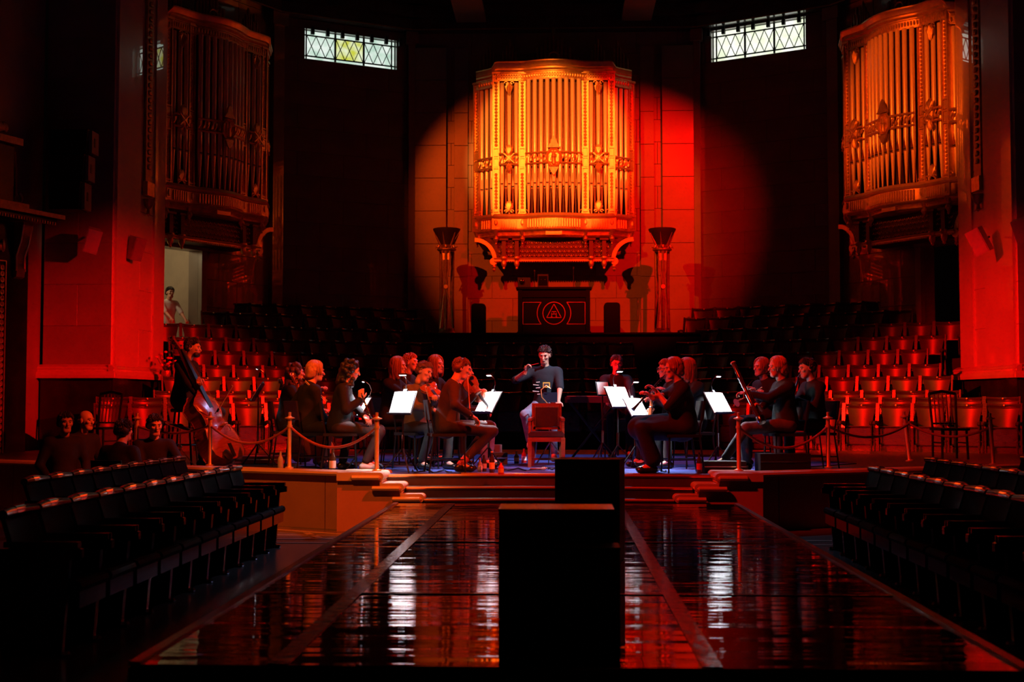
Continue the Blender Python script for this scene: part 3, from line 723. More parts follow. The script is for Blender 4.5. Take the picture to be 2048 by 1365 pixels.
# ================================================================== the pipe organs
def organ():
    r = thing('pipe_organ', 'x', 'organ')
    PXS = [(-1.92, -.62, 9.52), (-1.43, -1.02, 9.68), (-.78, -1.02, 9.68), (.78, -1.02, 9.68), (1.43, -1.02, 9.68), (1.92, -.62, 9.52)]
    ZB = 6.12
    MB().box((0, -.18, 7.7), (3.7, .3, 3.8)).build('case_back', 'pipe_shade', r, smooth=0)
    for sx in (-1, 1): MB().box((sx*1.86, -.33, 7.6), (.10, .62, 3.7)).build('case_side', 'gold_dim', r, smooth=0)
    # pilasters with a carved chain of rosettes
    def pil(x, y, zt, ang):
        p = MB(); h = zt-ZB
        p.box((0, .05, h/2), (.17, .12, h)); 
        for sx in (-1, 1): p.box((sx*.072, -.03, h/2), (.028, .06, h))
        for z in (.10, h-.08, 1.18, 1.43, 1.68): p.box((0, -.025, z), (.15, .05, .03))
        p.box((0, -.02, 1.305), (.10, .05, .20)); p.box((0, -.02, 1.555), (.10, .05, .17))
        p.box((0, .02, h-.0), (.21, .20, .05)); p.box((0, .02, .02), (.21, .20, .06))
        o = p.build('pilaster', 'gold', r, (x, y, ZB), (0, 0, ang), smooth=0)
        c = MB(); z = .20
        while z < h-.15:
            if not 1.10 < z < 1.75: c.lathe([(.042, 0), (.036, .018), (.016, .008), (0, .02)], (0, -.015, z), 8, Matrix.Rotation(PI/2, 3, 'X'))
            z += .082
        tag(c.build('rosette_chain', 'gold_dim', o), kind='stuff')
        m = MB().prism([(-.05, -.05), (.05, -.05), (.05, .05), (-.05, .05)], -.035, -.015, axis='y'); m.ball((0, -.04, 0), (.03, .02, .04), 8, 5)
        m.build('top_boss', 'gold', o, (0, 0, h-.17))
        # pedestal block and pendant drop
        q = MB().box((0, .02, -.19), (.20, .18, .32)).box((0, -.075, -.19), (.12, .02, .22)); q.ball((0, -.09, -.19), (.045, .03, .08), 6, 5); q.build('pedestal', 'gold', o, smooth=0)
        d = MB().lathe([(.10, 0), (.085, -.05), (.05, -.12), (.03, -.16), (.06, -.20), (.07, -.24), (.04, -.29), (.02, -.33), (.03, -.36), (0, -.40)], (0, .0, -.35), 10); d.build('pendant', 'gold_dim', o)
        for sx in (-1, 1):
            s_ = MB().tube([(sx*(.09+.05*math.cos(a)*(1-a/9)), -.01, .10+.05*math.sin(a)*(1-a/9)) for a in [k*.5 for k in range(12)]], .016, 6); s_.build('foot_scroll', 'gold', o)
        return o
    for i, (x, y, zt) in enumerate(PXS):
        pil(x, y, zt, (-.55 if i == 0 else .55 if i == 5 else 0))
    # pipes: one mesh per height
    def pipe_mesh(rad, zt, zm, zf, nm):
        k = ('pipe', rad, zt, zm, zf)
        if k in MESHC: return MESHC[k]
        b = MB(); b.lathe([(.012, zf), (rad*.32, zf+.02), (rad*.95, zm-.03), (rad, zm), (rad, zt-.01), (rad*.9, zt), (rad*.85, zt-.02)], n=14)
        me = b.mesh('organ_pipe', 50); me.materials.append(MATS['pipe_shaded' if nm == 'b' else 'gold_pipe']); MESHC[k] = me
        return me
    def put_pipe(rad, zt, zm, zf, nm, loc):
        o = link('organ_pipe', pipe_mesh(rad, zt, zm, zf, nm), r, loc)
        k = ('mouth', rad)
        if k not in MESHC:
            b = MB(); b.prism([(-rad*.62, .055), (rad*.62, .055), (rad*.35, .19), (0, .30), (-rad*.35, .19)], -rad*1.03, -rad*.80, axis='y'); b.box((0, -rad*.99, 0), (rad*1.5, .014, .014))
            me = b.mesh('pipe_mouth', 0); me.materials.append(MATS['pipe_shaded']); MESHC[k] = me  # upper lips coloured dark for the unlit hall they would reflect
            c = MB().box((0, -rad*.97, .032), (rad*1.25, .02, .034)); me = c.mesh('mouth_slot', 0); me.materials.append(MATS['pipe_shade']); MESHC[('slot', rad)] = me
        link('pipe_mouth', MESHC[k], o, (0, 0, zm)); link('mouth_slot', MESHC[('slot', rad)], o, (0, 0, zm))
    bays = []
    mid_x = [-.62+.155*i for i in range(9)]
    for i, x in enumerate(mid_x):
        y = -1.08-.20*math.cos(x/.78*PI/2)
        put_pipe(.054, 9.50, 6.86, 6.16, 'a', (x, y, 0))
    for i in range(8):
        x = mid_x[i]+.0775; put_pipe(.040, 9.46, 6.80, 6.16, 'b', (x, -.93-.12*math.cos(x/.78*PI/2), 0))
    for sx in (-1, 1):
        for j, x in enumerate((.93, 1.105, 1.28)): put_pipe(.054, 9.44, 6.87, 6.16, 'a', (sx*x, -1.03, 0))
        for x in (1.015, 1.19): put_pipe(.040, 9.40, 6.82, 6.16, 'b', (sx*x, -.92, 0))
        for j, t in enumerate((.24, .5, .76)): put_pipe(.050, 9.32, 6.78, 6.10, 'c', (sx*(1.43+.49*t), -1.0+.40*t, 0))
    # curved bay: the rails follow this line
    def line(x): return -1.10-.22*max(0, math.cos(x/.78*PI/2)) if abs(x) < .78 else (-1.10 if abs(x) < 1.45 else -1.10+(abs(x)-1.45)*.82)
    XS = [-1.95+3.9*i/48 for i in range(49)]
    def sweep(prof, name, m, xs=XS, dz=0, sm=30, back=None):
        b = MB(); V = []; F = []; n = len(prof)
        for x in xs:
            y = line(x); lower = -.14*min(1, max(0, (abs(x)-1.45)/.1)) if dz else 0
            for a, z in prof: V.append((x, y+a if back is None or a < .4 else back, z+lower))
        for i in range(len(xs)-1):
            for j in range(n): F.append((i*n+j, i*n+(j+1) % n, (i+1)*n+(j+1) % n, (i+1)*n+j))
        F += [tuple(range(n)), tuple(range((len(xs)-1)*n, len(xs)*n))[::-1]]
        return b.add(V, F).build(name, m, r, smooth=sm)
    sweep([(.9, 9.70), (.02, 9.70), (-.03, 9.74), (-.03, 9.78), (-.07, 9.80), (-.09, 9.86), (-.12, 9.90), (-.12, 9.93), (.9, 9.93)], 'cornice', 'gold', dz=1, back=-.1)
    fz = sweep([(.16, 9.48), (.02, 9.48), (.02, 9.50), (.04, 9.51), (.04, 9.67), (.02, 9.68), (.02, 9.70), (.16, 9.70)], 'frieze', 'gold_dim', dz=1)
    b = MB()
    for i in range(60):
        x = -1.9+3.8*(i+.5)/60; lo = -.14 if abs(x) > 1.5 else 0
        b.ball((x, line(x)+.03, 9.59+lo), (.026, .02, .055), 6, 4)
    tag(b.build('carved_foliage', 'gold', fz), kind='stuff')
    sweep([(.9, 6.02), (.0, 6.02), (-.05, 6.04), (-.07, 6.08), (-.05, 6.12), (-.02, 6.15), (.9, 6.15)], 'ledge', 'gold', back=-.1)
    apn = sweep([(.9, 5.72), (.0, 5.72), (-.02, 5.75), (.0, 5.78), (.0, 6.02), (.9, 6.02)], 'apron', 'gold_dim', back=-.1)
    fl = cbox('flute', .036, .05, .21, 'gold')
    for i in range(62):
        x = -1.88+3.76*(i+.5)/62
        if min(abs(x-p[0]) for p in PXS) < .12: continue
        link('flute', fl, apn, (x, line(x)-.012, 5.90))
    # carved middle rails across the pipes
    def rail(x0, x1, z, n=8, lower=0):
        b = MB(); xs = [x0+(x1-x0)*i/n for i in range(n+1)]
        for zz in (z, z+.26): b.tube([(x, line(x)-.035, zz) for x in xs], .026, 6)
        o = b.build('carved_rail', 'gold', r)
        c = MB(); m = max(3, int(abs(x1-x0)/.085))
        for i in range(m):
            x = x0+(x1-x0)*(i+.5)/m; c.ball((x, line(x)-.03, z+.13+.03*(-1)**i), (.04, .03, .055), 6, 4)
            c.tube([(x-.04, line(x)-.03, z+.05), (x, line(x)-.05, z+.13), (x+.04, line(x)-.03, z+.21)], .014, 5)
        tag(c.build('carved_foliage', 'gold_dim', o), kind='stuff'); return o
    rail(-.70, .70, 7.38, 14); rail(-1.36, -.87, 7.38, 4); rail(.87, 1.36, 7.38, 4)
    rail(-1.90, -1.52, 7.30, 4); rail(1.52, 1.90, 7.30, 4)
    # medallion in the middle: an eight-sided cartouche with a niche
    md = MB(); ym = line(0)-.06
    oc = [(.20*math.cos(PI/8+k*PI/4), .26*math.sin(PI/8+k*PI/4)) for k in range(8)]; ic = [(a*.68, b_*.72) for a, b_ in oc]
    V = [(a, ym, 7.50+b_) for a, b_ in oc]+[(a, ym-.04, 7.50+b_) for a, b_ in [(p[0]*.88, p[1]*.9) for p in oc]]+[(a, ym+.02, 7.50+b_) for a, b_ in ic]
    F = [(k, (k+1) % 8, 8+(k+1) % 8, 8+k) for k in range(8)]+[(8+k, 8+(k+1) % 8, 16+(k+1) % 8, 16+k) for k in range(8)]+[tuple(range(16, 24))]
    mo = md.add(V, F).build('medallion', 'gold', r, smooth=0)
    MB().lathe([(.0, .0), (.05, .01), (.06, .05), (.05, .16), (.07, .20), (.045, .28), (.02, .34), (0, .36)], (0, ym-.0, 7.32), 10).build('medallion_figure', 'gold_dim', mo)
    MB().prism([(-.16, 0), (.16, 0), (.08, .12), (.05, .22), (0, .30), (-.05, .22), (-.08, .12)], ym-.05, ym+.0, axis='y', M=Matrix.Translation((0, 0, 7.74))).build('medallion_crest', 'gilt_dark', mo)
    MB().prism([(-.12, 0), (-.05, -.14), (0, -.20), (.05, -.14), (.12, 0)], ym-.04, ym, axis='y', M=Matrix.Translation((0, 0, 7.26))).build('medallion_tail', 'gilt_dark', mo)
    for sx in (-1, 1):
        c = MB(); yc = -1.16
        c.ball((0, yc, 7.52), (.11, .05, .15), 10, 6)
        for k in range(9):
            a = PI*.2+PI*.6*k/8; c.tube([(0, yc, 7.60), (.10*math.cos(a), yc-.02, 7.66+.10*math.sin(a)), (.13*math.cos(a), yc, 7.66+.20*math.sin(a))], [.03, .025, .008], 5)
            c.tube([(0, yc, 7.40), (.08*math.cos(a), yc-.02, 7.36-.10*math.sin(a)), (.09*math.cos(a), yc, 7.36-.19*math.sin(a))], [.03, .02, .006], 5)
        for s2 in (-1, 1): c.bar((-.13*s2, yc-.05, 7.40), (.13*s2, yc-.05, 7.64), .02)
        c.build('cartouche', 'gold_dim', r, (sx*1.105, 0, 0))
        # palmette standing on the ledge and shell under the cornice
        p = MB()
        for k in range(7):
            a = PI*.12+PI*.76*k/6; p.tube([(0, -1.12, 6.22), (.09*math.cos(a), -1.13, 6.28+.10*math.sin(a)), (.11*math.cos(a), -1.12, 6.26+.22*math.sin(a))], [.02, .028, .008], 5)
        for s2 in (-1, 1): p.tube([(s2*(.07+.045*math.cos(a)*(1-a/8)), -1.13, 6.21+.045*math.sin(a)*(1-a/8)) for a in [k*.6 for k in range(10)]], .013, 5)
        p.build('palmette', 'gold', r, (sx*1.105, 0, 0))
        q = MB()
        for k in range(5):
            a = -PI*.2-PI*.6*k/4; q.tube([(0, -1.12, 9.42), (.10*math.cos(a), -1.13, 9.38+.10*math.sin(a)), (.07*math.cos(a), -1.12, 9.36+.26*math.sin(a))], [.03, .03, .008], 5)
        for s2 in (-1, 1): q.tube([(s2*(.07+.05*math.cos(a)*(1-a/8)), -1.13, 9.41+.05*math.sin(a)*(1-a/8)) for a in [k*.6 for k in range(10)]], .016, 5)
        q.build('shell_ornament', 'gold_dim', r, (sx*1.105, 0, 0))
    # soffit moulding and the corbel carrying the case
    sweep([(.9, 5.58), (.16, 5.58), (.10, 5.62), (.12, 5.66), (.03, 5.70), (.02, 5.72), (.9, 5.72)], 'soffit_moulding', 'gold_dim', back=-.1)
    cb = MB(); V = []; F = []; prof = [(1.78, -.80, 5.58), (1.62, -.86, 5.44), (1.52, -.86, 5.28), (1.50, -.84, 5.10), (1.49, -.80, 5.02)]
    for hw, y, z in prof: V += [(-hw, 0, z), (-hw*.98, y, z), (hw*.98, y, z), (hw, 0, z)]
    for i in range(len(prof)-1):
        for j in range(3): F.append((i*4+j, i*4+j+1, i*4+j+5, i*4+j+4))
    F += [(0, 1, 2, 3), tuple(range(16, 20))[::-1]]
    co = cb.add(V, F).build('corbel', 'corbel_dark', r, smooth=20)
    b = MB()
    for row in range(4):
        n = 24
        for i in range(n):
            x = -1.38+2.76*(i+.5*(row % 2)+.25)/n; z = 5.48-.105*row; y = -.87
            b.tube([(x+.055*math.cos(a), y-.012, z+.05*math.sin(a)) for a in [PI+PI*k/6 for k in range(7)]], .010, 4)
            b.ball((x, y-.005, z-.02), (.014, .01, .018), 5, 3)
    tag(b.build('scale_carving', 'gold_dim', co), kind='stuff')
    br = MB(); br.box((0, -.88, 5.03), (2.98, .12, .07)); br.tube([(-1.49, -.94, 5.06), (1.49, -.94, 5.06)], .022, 6); br.build('bottom_rail', 'gold', r)
    b = MB()
    for i in range(52): b.ball((-1.44+2.88*i/51, -.945, 4.985), .024, 6, 4)
    tag(b.build('bead_moulding', 'gold', r), kind='stuff')
    for sx in (-1, 1):
        # quarter-round curved brackets at the two ends
        cv = MB(); pts = [(sx*(1.47+.50*(1-math.cos(a))), -.84, 5.02+.52*math.sin(a)) for a in [PI/2*k/10 for k in range(11)]]
        for p, q in zip(pts, pts[1:]): cv.bar(p, q, .10, .05, up=(0, 1, 0))
        cv.build('curved_bracket', 'gold', r)
        MB().lathe([(.09, -.05), (.10, -.02), (.10, .02), (.09, .05)], (sx*1.50, -.86, 4.99), 14, Matrix.Rotation(PI/2, 3, 'X')).build('bracket_scroll', 'gold', r)
        MB().lathe([(.04, 0), (.05, -.04), (.03, -.08), (.05, -.12), (0, -.17)], (sx*1.49, -.86, 4.9), 8).build('pendant', 'gold_dim', r)
        for x in (1.24, .92):
            MB().box((sx*x, -.93, 5.30), (.10, .10, .5)).box((sx*x, -.95, 5.53), (.22, .14, .05)).build('console_bracket', 'corbel_dark', r, smooth=0)
            MB().lathe([(.08, .12), (.09, .08), (.05, .02), (.07, -.04), (.06, -.09), (.03, -.14), (.035, -.17), (0, -.20)], (sx*x, -.95, 4.98), 10).build('pendant', 'gold', r)
    MB().box((0, -1.22, 5.66), (.40, .10, .10)).build('name_block', 'gold', r, smooth=0)
    # dark stepped crest above the cornice, of little pipes round a wreath
    for i in range(-6, 7):
        x = i*.10; h = max(.18, .95-abs(i)*.13-(.10 if abs(i) % 2 else 0))
        MB().lathe([(.045, 0), (.045, h), (.02, h+.04), (0, h+.05)], (x, -.75, 9.93), 8).build('crest_pipe', 'gilt_dark', r)
    for sx in (-1, 1):
        for k, (x, h) in enumerate(((.95, .34), (1.03, .48), (1.10, .62), (1.17, .48), (1.25, .34), (1.52, .45), (1.60, .66), (1.67, .50), (1.75, .34), (1.85, .2))):
            MB().lathe([(.034, 0), (.034, h), (.012, h+.06), (0, h+.07)], (sx*x, -.85 if x < 1.4 else -.55, 9.90), 8).build('crest_pipe', 'gilt_dark', r)
    w = MB(); w.tube([(.13*math.cos(a), -.86, 10.13+.13*math.sin(a)) for a in [2*PI*k/16 for k in range(17)]], .028, 6)
    for k in range(16):
        a = 2*PI*k/16; w.bar((.15*math.cos(a), -.87, 10.13+.15*math.sin(a)), (.24*math.cos(a), -.86, 10.13+.24*math.sin(a)), .012)
    w.build('crest_wreath', 'gilt_dark', r)
    MB().box((0, -.70, 9.97), (2.0, .4, .12)).build('crest_plinth', 'gilt_dark', r, smooth=0)
    return r
org0 = organ(); org0.location = (0, CY, 0); tag(org0, 'gilded pipe organ case brightly lit on the back wall', 'organ', 'gilded pipe organs')
nrm = Vector((dd.y, -dd.x, 0))
ol = copy_tree(org0); t_ = 2.0
p = Vector((-SLX, SLY, 0))+dd*t_; ol.location = p; ol.rotation_euler = (0, 0, rz)
tag(ol, 'gilded pipe organ case in near darkness above the left doorway', 'organ', 'gilded pipe organs')
orr = copy_tree(org0); p = Vector((SLX, SLY, 0))+Vector((-dd.x, dd.y, 0))*t_; orr.location = p; orr.rotation_euler = (0, 0, -rz)
tag(orr, 'gilded pipe organ case lit red and orange above the right doorway', 'organ', 'gilded pipe organs')
# ================================================================== furniture and fittings
# --- torcheres either side of the organ
def torchere(px, label):
    p = W(px, 607, 31.0); r = thing('torchere', label, 'torchere', (p.x, 31.0, PLZ), 0, 'bronze torcheres'); top = W(px, 452, 31.0).z-PLZ
    hb = top-.62
    MB().lathe([(.20, 0), (.22, .05), (.18, .10), (.17, .16)], n=12).build('base', 'gilt_dark', r)
    for k in range(3):
        a = PI/2+2*PI*k/3+PI; a2 = a
        MB().tube([(.17*math.cos(a), .17*math.sin(a), .12), (.15*math.cos(a), .15*math.sin(a), hb*.5), (.16*math.cos(a), .16*math.sin(a), hb)], .045, 8).build('leg', 'gilt_dark', r)
    for s in (-1, 1):
        MB().tube([(s*.13, -.15, .15), (s*.06, -.17, hb*.42), (0, -.18, hb*.58), (-s*.07, -.17, hb*.78), (-s*.09, -.16, hb)], .020, 6).build('scissor_strut', 'gold_dim', r)
    MB().lathe([(0, -.03), (.05, -.03), (.065, 0), (.05, .03), (0, .03)], (0, -.20, hb*.57), 10, Matrix.Rotation(PI/2, 3, 'X')).build('rosette', 'gold', r)
    MB().box((0, -.17, hb-.14), (.16, .03, .16)).build('crest_panel', 'gold_dim', r, smooth=0)
    MB().lathe([(.17, 0), (.19, .03), (.23, .05), (.23, .08), (.19, .10), (.21, .14), (.16, .17)], (0, 0, hb-.02), 14).build('collar', 'gilt_dark', r)
    for k in range(8):
        a = 2*PI*k/8; MB().tube([(.18*math.cos(a), .18*math.sin(a), hb+.08), (.25*math.cos(a), .25*math.sin(a), hb+.12), (.27*math.cos(a), .27*math.sin(a), hb+.07)], [.03, .025, .012], 6).build('leaf_scroll', 'gold_dim', r)
    MB().lathe([(.12, .12), (.17, .20), (.21, .32), (.27, .42), (.32, .50), (.33, .54), (.31, .55), (.30, .52), (.2, .40)], (0, 0, hb), 20).build('bowl', 'pipe_shade', r, smooth=60)
    for k in range(6):
        a = 2*PI*k/6+.3; MB().tube([(.15*math.cos(a), .15*math.sin(a), hb+.15), (.22*math.cos(a), .22*math.sin(a), hb+.28), (.30*math.cos(a), .30*math.sin(a), hb+.44)], [.03, .02, .008], 5).build('bowl_leaf', 'gilt_dark', r)
torchere(893, 'tall bronze bowl torchere standing left of the organ'); torchere(1325, 'tall bronze bowl torchere standing right of the organ')
# --- organ console with the triangle emblem
p = W(1108, 657, 30.9); cw, ch = 1.72, 1.10
cs = thing('organ_console', 'dark wooden organ console with a red triangle emblem panel', 'console', (p.x, 30.95, PLZ))
MB().box((0, .2, ch/2), (cw, .4, ch)).box((0, .17, ch+.02), (cw+.08, .5, .05)).box((0, -.02, .04), (cw+.04, .06, .08)).build('cabinet', 'matte_black', cs, smooth=0)
for x in (-cw/2+.05, cw/2-.05): MB().box((x, -.02, ch/2), (.1, .05, ch)).build('corner_stile', 'matte_black', cs, smooth=0)
MB().box((0, -.015, ch-.12), (cw, .04, .16)).build('top_panel', 'matte_black', cs, smooth=0)
def px_pt(px, py): return ((px-1108)/84.0, -.012, ch-(py-566)/84.0*1.0)
mat('emblem_red', (0.75, 0.10, 0.06), 0.35, metal=0.2)
em = MB(); R1, R2 = .265, .40
em.tube([(R1*math.cos(a), -.01, .52+R1*math.sin(a)) for a in [2*PI*k/32 for k in range(33)]], .011, 5); em.build('emblem_ring', 'emblem_red', cs)
h0, h1, xe = .26, .78, .74
for s in (-1, 1):
    am = math.asin(.26/R2)
    f_ = MB(); f_.tube([(s*R2*math.cos(a), -.01, .52+R2*math.sin(a)) for a in [-am+2*am*k/14 for k in range(15)]], .010, 5)
    xa = R2*math.cos(am)
    f_.tube([(s*xa, -.01, h0), (s*xe, -.01, h0), (s*xe, -.01, h1), (s*xa, -.01, h1)], .010, 5); f_.build('emblem_border', 'emblem_red', cs, smooth=0)
tr = MB(); A_, B_, C_ = (0, -.012, .74), (-.175, -.012, .415), (.175, -.012, .415)
for a, b_ in ((A_, B_), (B_, C_), (C_, A_)): tr.bar(a, b_, .014)
tr.build('emblem_triangle', 'emblem_red', cs, smooth=0)
tt = MB()
for a, b_ in (((0, .56), (0, .50)), ((-.055, .56), (.055, .56)), ((-.055, .50), (.055, .50)), ((-.055, .53), (-.055, .435)), ((.055, .53), (.055, .435)), ((-.075, .435), (-.035, .435)), ((.035, .435), (.075, .435))):
    tt.bar((a[0], -.012, a[1]), (b_[0], -.012, b_[1]), .012)
tt.build('emblem_triple_tau', 'emblem_red', cs, smooth=0)
def gadget(name, px, y0, y1, w, d, m, label, cat, Y=31.1, z0=None):
    a = W(px, y1, Y); z = a.z if z0 is None else z0; h = W(px, y0, Y).z-z
    r = thing(name, label, cat, (a.x, Y, z)); MB().box((0, 0, h/2), (w, d, h)).build('housing', m, r, smooth=0)
    return r, h
r, h = gadget('monitor_screen', 1086, 549, 563, .26, .06, 'black', 'small black monitor on top of the organ console', 'monitor', 31.15, PLZ+ch+.045)
MB().box((0, -.035, h*.52), (.21, .01, h*.7)).build('screen', 'black_gloss', r, smooth=0); MB().box((0, .0, .006), (.16, .14, .012)).build('foot', 'black', r, smooth=0)
for k in range(2): MB().lathe([(.0, 0), (.015, .004), (0, .012)], (-.05+.1*k, -.04, h*.6), 8, Matrix.Rotation(PI/2, 3, 'X')).build('lamp_reflection', 'chrome', r)  # chrome studs modelled in place of lamp reflections on the screen
for px, y0, lb in ((1069, 543, 'left'), (1147, 537, 'right')):
    a = W(px, 563, 31.0); h = W(px, y0, 31.0).z-(PLZ+ch+.045); r = thing('desk_microphone', 'slim microphone on the organ console, %s of the two' % lb, 'microphone', (a.x, 31.1, PLZ+ch+.045))
    MB().lathe([(.05, 0), (.05, .01), (.008, .02), (.006, h)], n=8).build('stem', 'chrome', r); MB().ball((0, 0, h+.02), (.018, .018, .03), 8, 6).build('capsule', 'chrome', r)
# loudspeaker cabinets and backs of chairs silhouetted beside the console
def floor_speaker(px, y0, y1, w, label):
    a = W(px, y1, 30.9); h = W(px, y0, 30.9).z-PLZ; r = thing('floor_loudspeaker', label, 'loudspeaker', (a.x, 30.95, PLZ), 0, 'black loudspeakers by the console')
    P = [(w/2*math.cos(t)*min(1, 1.3*abs(math.cos(t))**-.4 if abs(math.cos(t)) > .2 else 1), 0) for t in (0,)]
    c = .07; po = [(-w/2, 0), (w/2, 0), (w/2, h-c), (w/2-c*.3, h-c*.3), (w/2-c, h), (-w/2+c, h), (-w/2+c*.3, h-c*.3), (-w/2, h-c)]
    MB().prism(po, -.16, .16, axis='y').build('cabinet', 'matte_black', r, smooth=0)
    MB().prism([(x*.88, z*.94+.02) for x, z in po], -.175, -.16, axis='y').build('grille', 'matte_black', r, smooth=0)
floor_speaker(957, 608, 657, .34, 'black rounded loudspeaker left of the organ console'); floor_speaker(1224, 606, 657, .38, 'black rounded loudspeaker right of the organ console')
r = thing('photo_projector', 'dark projector on the console beside the organ microphones', 'projector', (W(1048, 555, 31).x, 31.15, PLZ+ch+.045))
MB().box((0, 0, .12), (.30, .26, .24)).build('housing', 'black', r, smooth=0); MB().lathe([(.06, 0), (.06, .05), (.04, .06)], (-.05, -.13, .14), 12, Matrix.Rotation(PI/2, 3, 'X')).build('lens', 'black_gloss', r)
# --- line array and small loudspeakers on the piers
p = W(150, 425, 23.5); r = thing('line_array', 'tall black hanging loudspeaker array in front of the left pier', 'loudspeaker', (p.x, 23.3, p.z))
for k in range(3):
    z0 = [0, .53, 1.03][k]; z1 = [.51, 1.01, 1.46][k]; t = .06*(2-k)
    MB().prism([(-.35+t*.2, z0), (.33-t, z0), (.36-t, z1), (-.36, z1)], -.2, .25, axis='y').build('cabinet', 'black', r, smooth=0)
    MB().box((.385-t, .05, (z0+z1)/2), (.06, .34, z1-z0-.02)).build('side_panel', 'speaker_grey', r, smooth=0)
    MB().box((.42-t, .02, (z0+z1)/2), (.012, .07, .16)).build('handle', 'black', r, smooth=0)
MB().box((0, .2, 1.5), (.5, .1, .06)).box((0, .45, 1.5), (.08, .52, .05)).build('flying_bracket', 'black', r, smooth=0)
def wall_speaker(px, py, Y, rz_, tilt, roll, m, label, sc=1.0, brk=.30):
    p = W(px, py, Y); r = thing('wall_loudspeaker', label, 'loudspeaker', p, 0, 'small wall loudspeakers'); r.rotation_euler = Euler((tilt, roll, rz_), 'XYZ')
    w, d, h = .26*sc, .24*sc, .44*sc
    MB().prism([(-w/2, -d/2), (w/2, -d/2), (w/2*.75, d/2), (-w/2*.75, d/2)], -h/2, h/2).build('cabinet', m, r, smooth=0)
    MB().box((0, -d/2-.006, 0), (w*.9, .014, h*.92)).build('grille', m, r, smooth=0)
    MB().lathe([(.02, 0), (.02, brk)], (0, d*.4, 0), 8, Matrix.Rotation(-PI/2, 3, 'X')).build('bracket', 'black', r)
wall_speaker(184, 481, 23.55, .5, .35, .22, 'speaker_white', 'small pale loudspeaker tilted on the left pier under the array')
wall_speaker(270, 497, 24.6, 1.0, .3, .1, 'speaker_grey', 'small grey loudspeaker tilted on the return of the left pier', brk=.25)
wall_speaker(1960, 482, 24.4, -.85, .3, -.35, 'speaker_white', 'small pale loudspeaker tilted on the right pier', 1.1, brk=.3)
wall_speaker(2044, 462, 23.4, -.5, .3, -.25, 'speaker_grey', 'small loudspeaker at the far right edge of the right pier', 1.0)
# --- black marble doorcase at far left with gilded mouldings
pc = W(45, 807, 21.9); po = thing('doorcase', 'black marble doorcase with gilded carving at the far left', 'doorcase', (pc.x-.42, 21.9, 0), math.radians(70))
H = W(50, 440, 21.9).z        # underside of the cornice
# local x runs along the wall away from the camera, local -y faces the hall
MB().box((-.55, .2, H/2), (2.4, .4, H)).build('door_pier', 'black_marble', po, smooth=0)
MB().box((-.55, .0, H+.07), (2.9, .80, .06)).box((-.55, -.02, H+.14), (3.05, .96, .08)).build('cornice', 'black_marble', po, smooth=0)
MB().box((-.55, -.51, H+.14), (3.05, .02, .075)).build('gilt_cornice_edge', 'gilt_dark', po, smooth=0)
b = MB()
for k in range(46): b.box((-2.0+.063*k, -.40, H+.02), (.03, .05, .05))
tag(b.build('dentils', 'gilt_dark', po, smooth=0), kind='stuff')
MB().box((-.75, .1, H+.75), (1.7, .5, 1.1)).build('attic', 'black_marble', po, smooth=0)
MB().box((-.70, .05, H+.26), (2.1, .65, .08)).build('attic_ledge', 'gilt_dark', po, smooth=0)
MB().box((-.75, .05, H+1.36), (1.9, .62, .12)).build('attic_cornice', 'gilt_dark', po, smooth=0)
MB().tube([(.16, -.1, H+1.2), (.20, -.1, H+.8), (.20, -.1, H+.45)]+[(.26+.09*math.cos(a), -.1, H+.42+.09*math.sin(a)) for a in [PI+.5*k for k in range(10)]], .03, 6).build('attic_scroll', 'gilt_dark', po)
b = MB()
for k in range(8): b.ball((-.3+.1*math.cos(k*2.4)*1.2, -.2, H+1.55+.08*math.sin(k*3.1)), (.07, .06, .09), 6, 5)
tag(b.build('attic_crest', 'gilt_dark', po), kind='stuff')
# scrolled console bracket under the cornice
MB().prism([(.0, 0), (-.20, 0), (-.22, -.10), (-.16, -.30), (-.06, -.52), (-.03, -.72), (-.08, -.82), (-.06, -.95), (0, -.98)], -.10, .10, axis='x', M=Matrix.Translation((.40, 0, H))).build('console_bracket', 'gilt_dark', po)
for s in (-1, 1): MB().tube([(.40+s*.10, -.21, H-.05), (.40+s*.10, -.15, H-.35), (.40+s*.10, -.05, H-.60), (.40+s*.10, -.06, H-.85)], .022, 6).build('bracket_edge', 'gold_dim', po)
b = MB()
for k in range(14): b.ball((-.95+.075*k, -.02, H-.42+.06*math.sin(k*1.9)), (.05, .03, .07+.05*abs(math.sin(k*.8))), 6, 5)
tag(b.build('frieze_carving', 'gold_dim', po), kind='stuff')
# rope-moulded panel frame
fx0, fx1, fz0, fz1 = -1.6, .10, .55, H-.70
for nm, off in (('frame_fillet', 0), ('frame_fillet', .17)):
    f_ = MB()
    for a, b_ in (((fx0+off, fz0), (fx0+off, fz1-off)), ((fx0+off, fz1-off), (fx1-off, fz1-off)), ((fx1-off, fz1-off), (fx1-off, fz0))): f_.bar((a[0], -.015, a[1]), (b_[0], -.015, b_[1]), .022)
    f_.build(nm, 'gold_dim', po, smooth=0)
b = MB(); z = fz0
while z < fz1-.06: b.lathe([(.055, 0), (.05, .02), (.02, .015), (0, .03)], (fx1-.085, -.01, z), 8, Matrix.Rotation(PI/2, 3, 'X')); z += .105
x = fx1-.19
while x > fx0+.1: b.lathe([(.055, 0), (.05, .02), (.02, .015), (0, .03)], (x, -.01, fz1-.085), 8, Matrix.Rotation(PI/2, 3, 'X')); x -= .105
tag(b.build('rope_moulding', 'gold_dim', po), kind='stuff')
MB().box((-.75, -.005, (fz0+fz1)/2-.1), (1.32, .02, fz1-fz0-.3)).build('door_leaf', 'black_gloss', po, smooth=0)
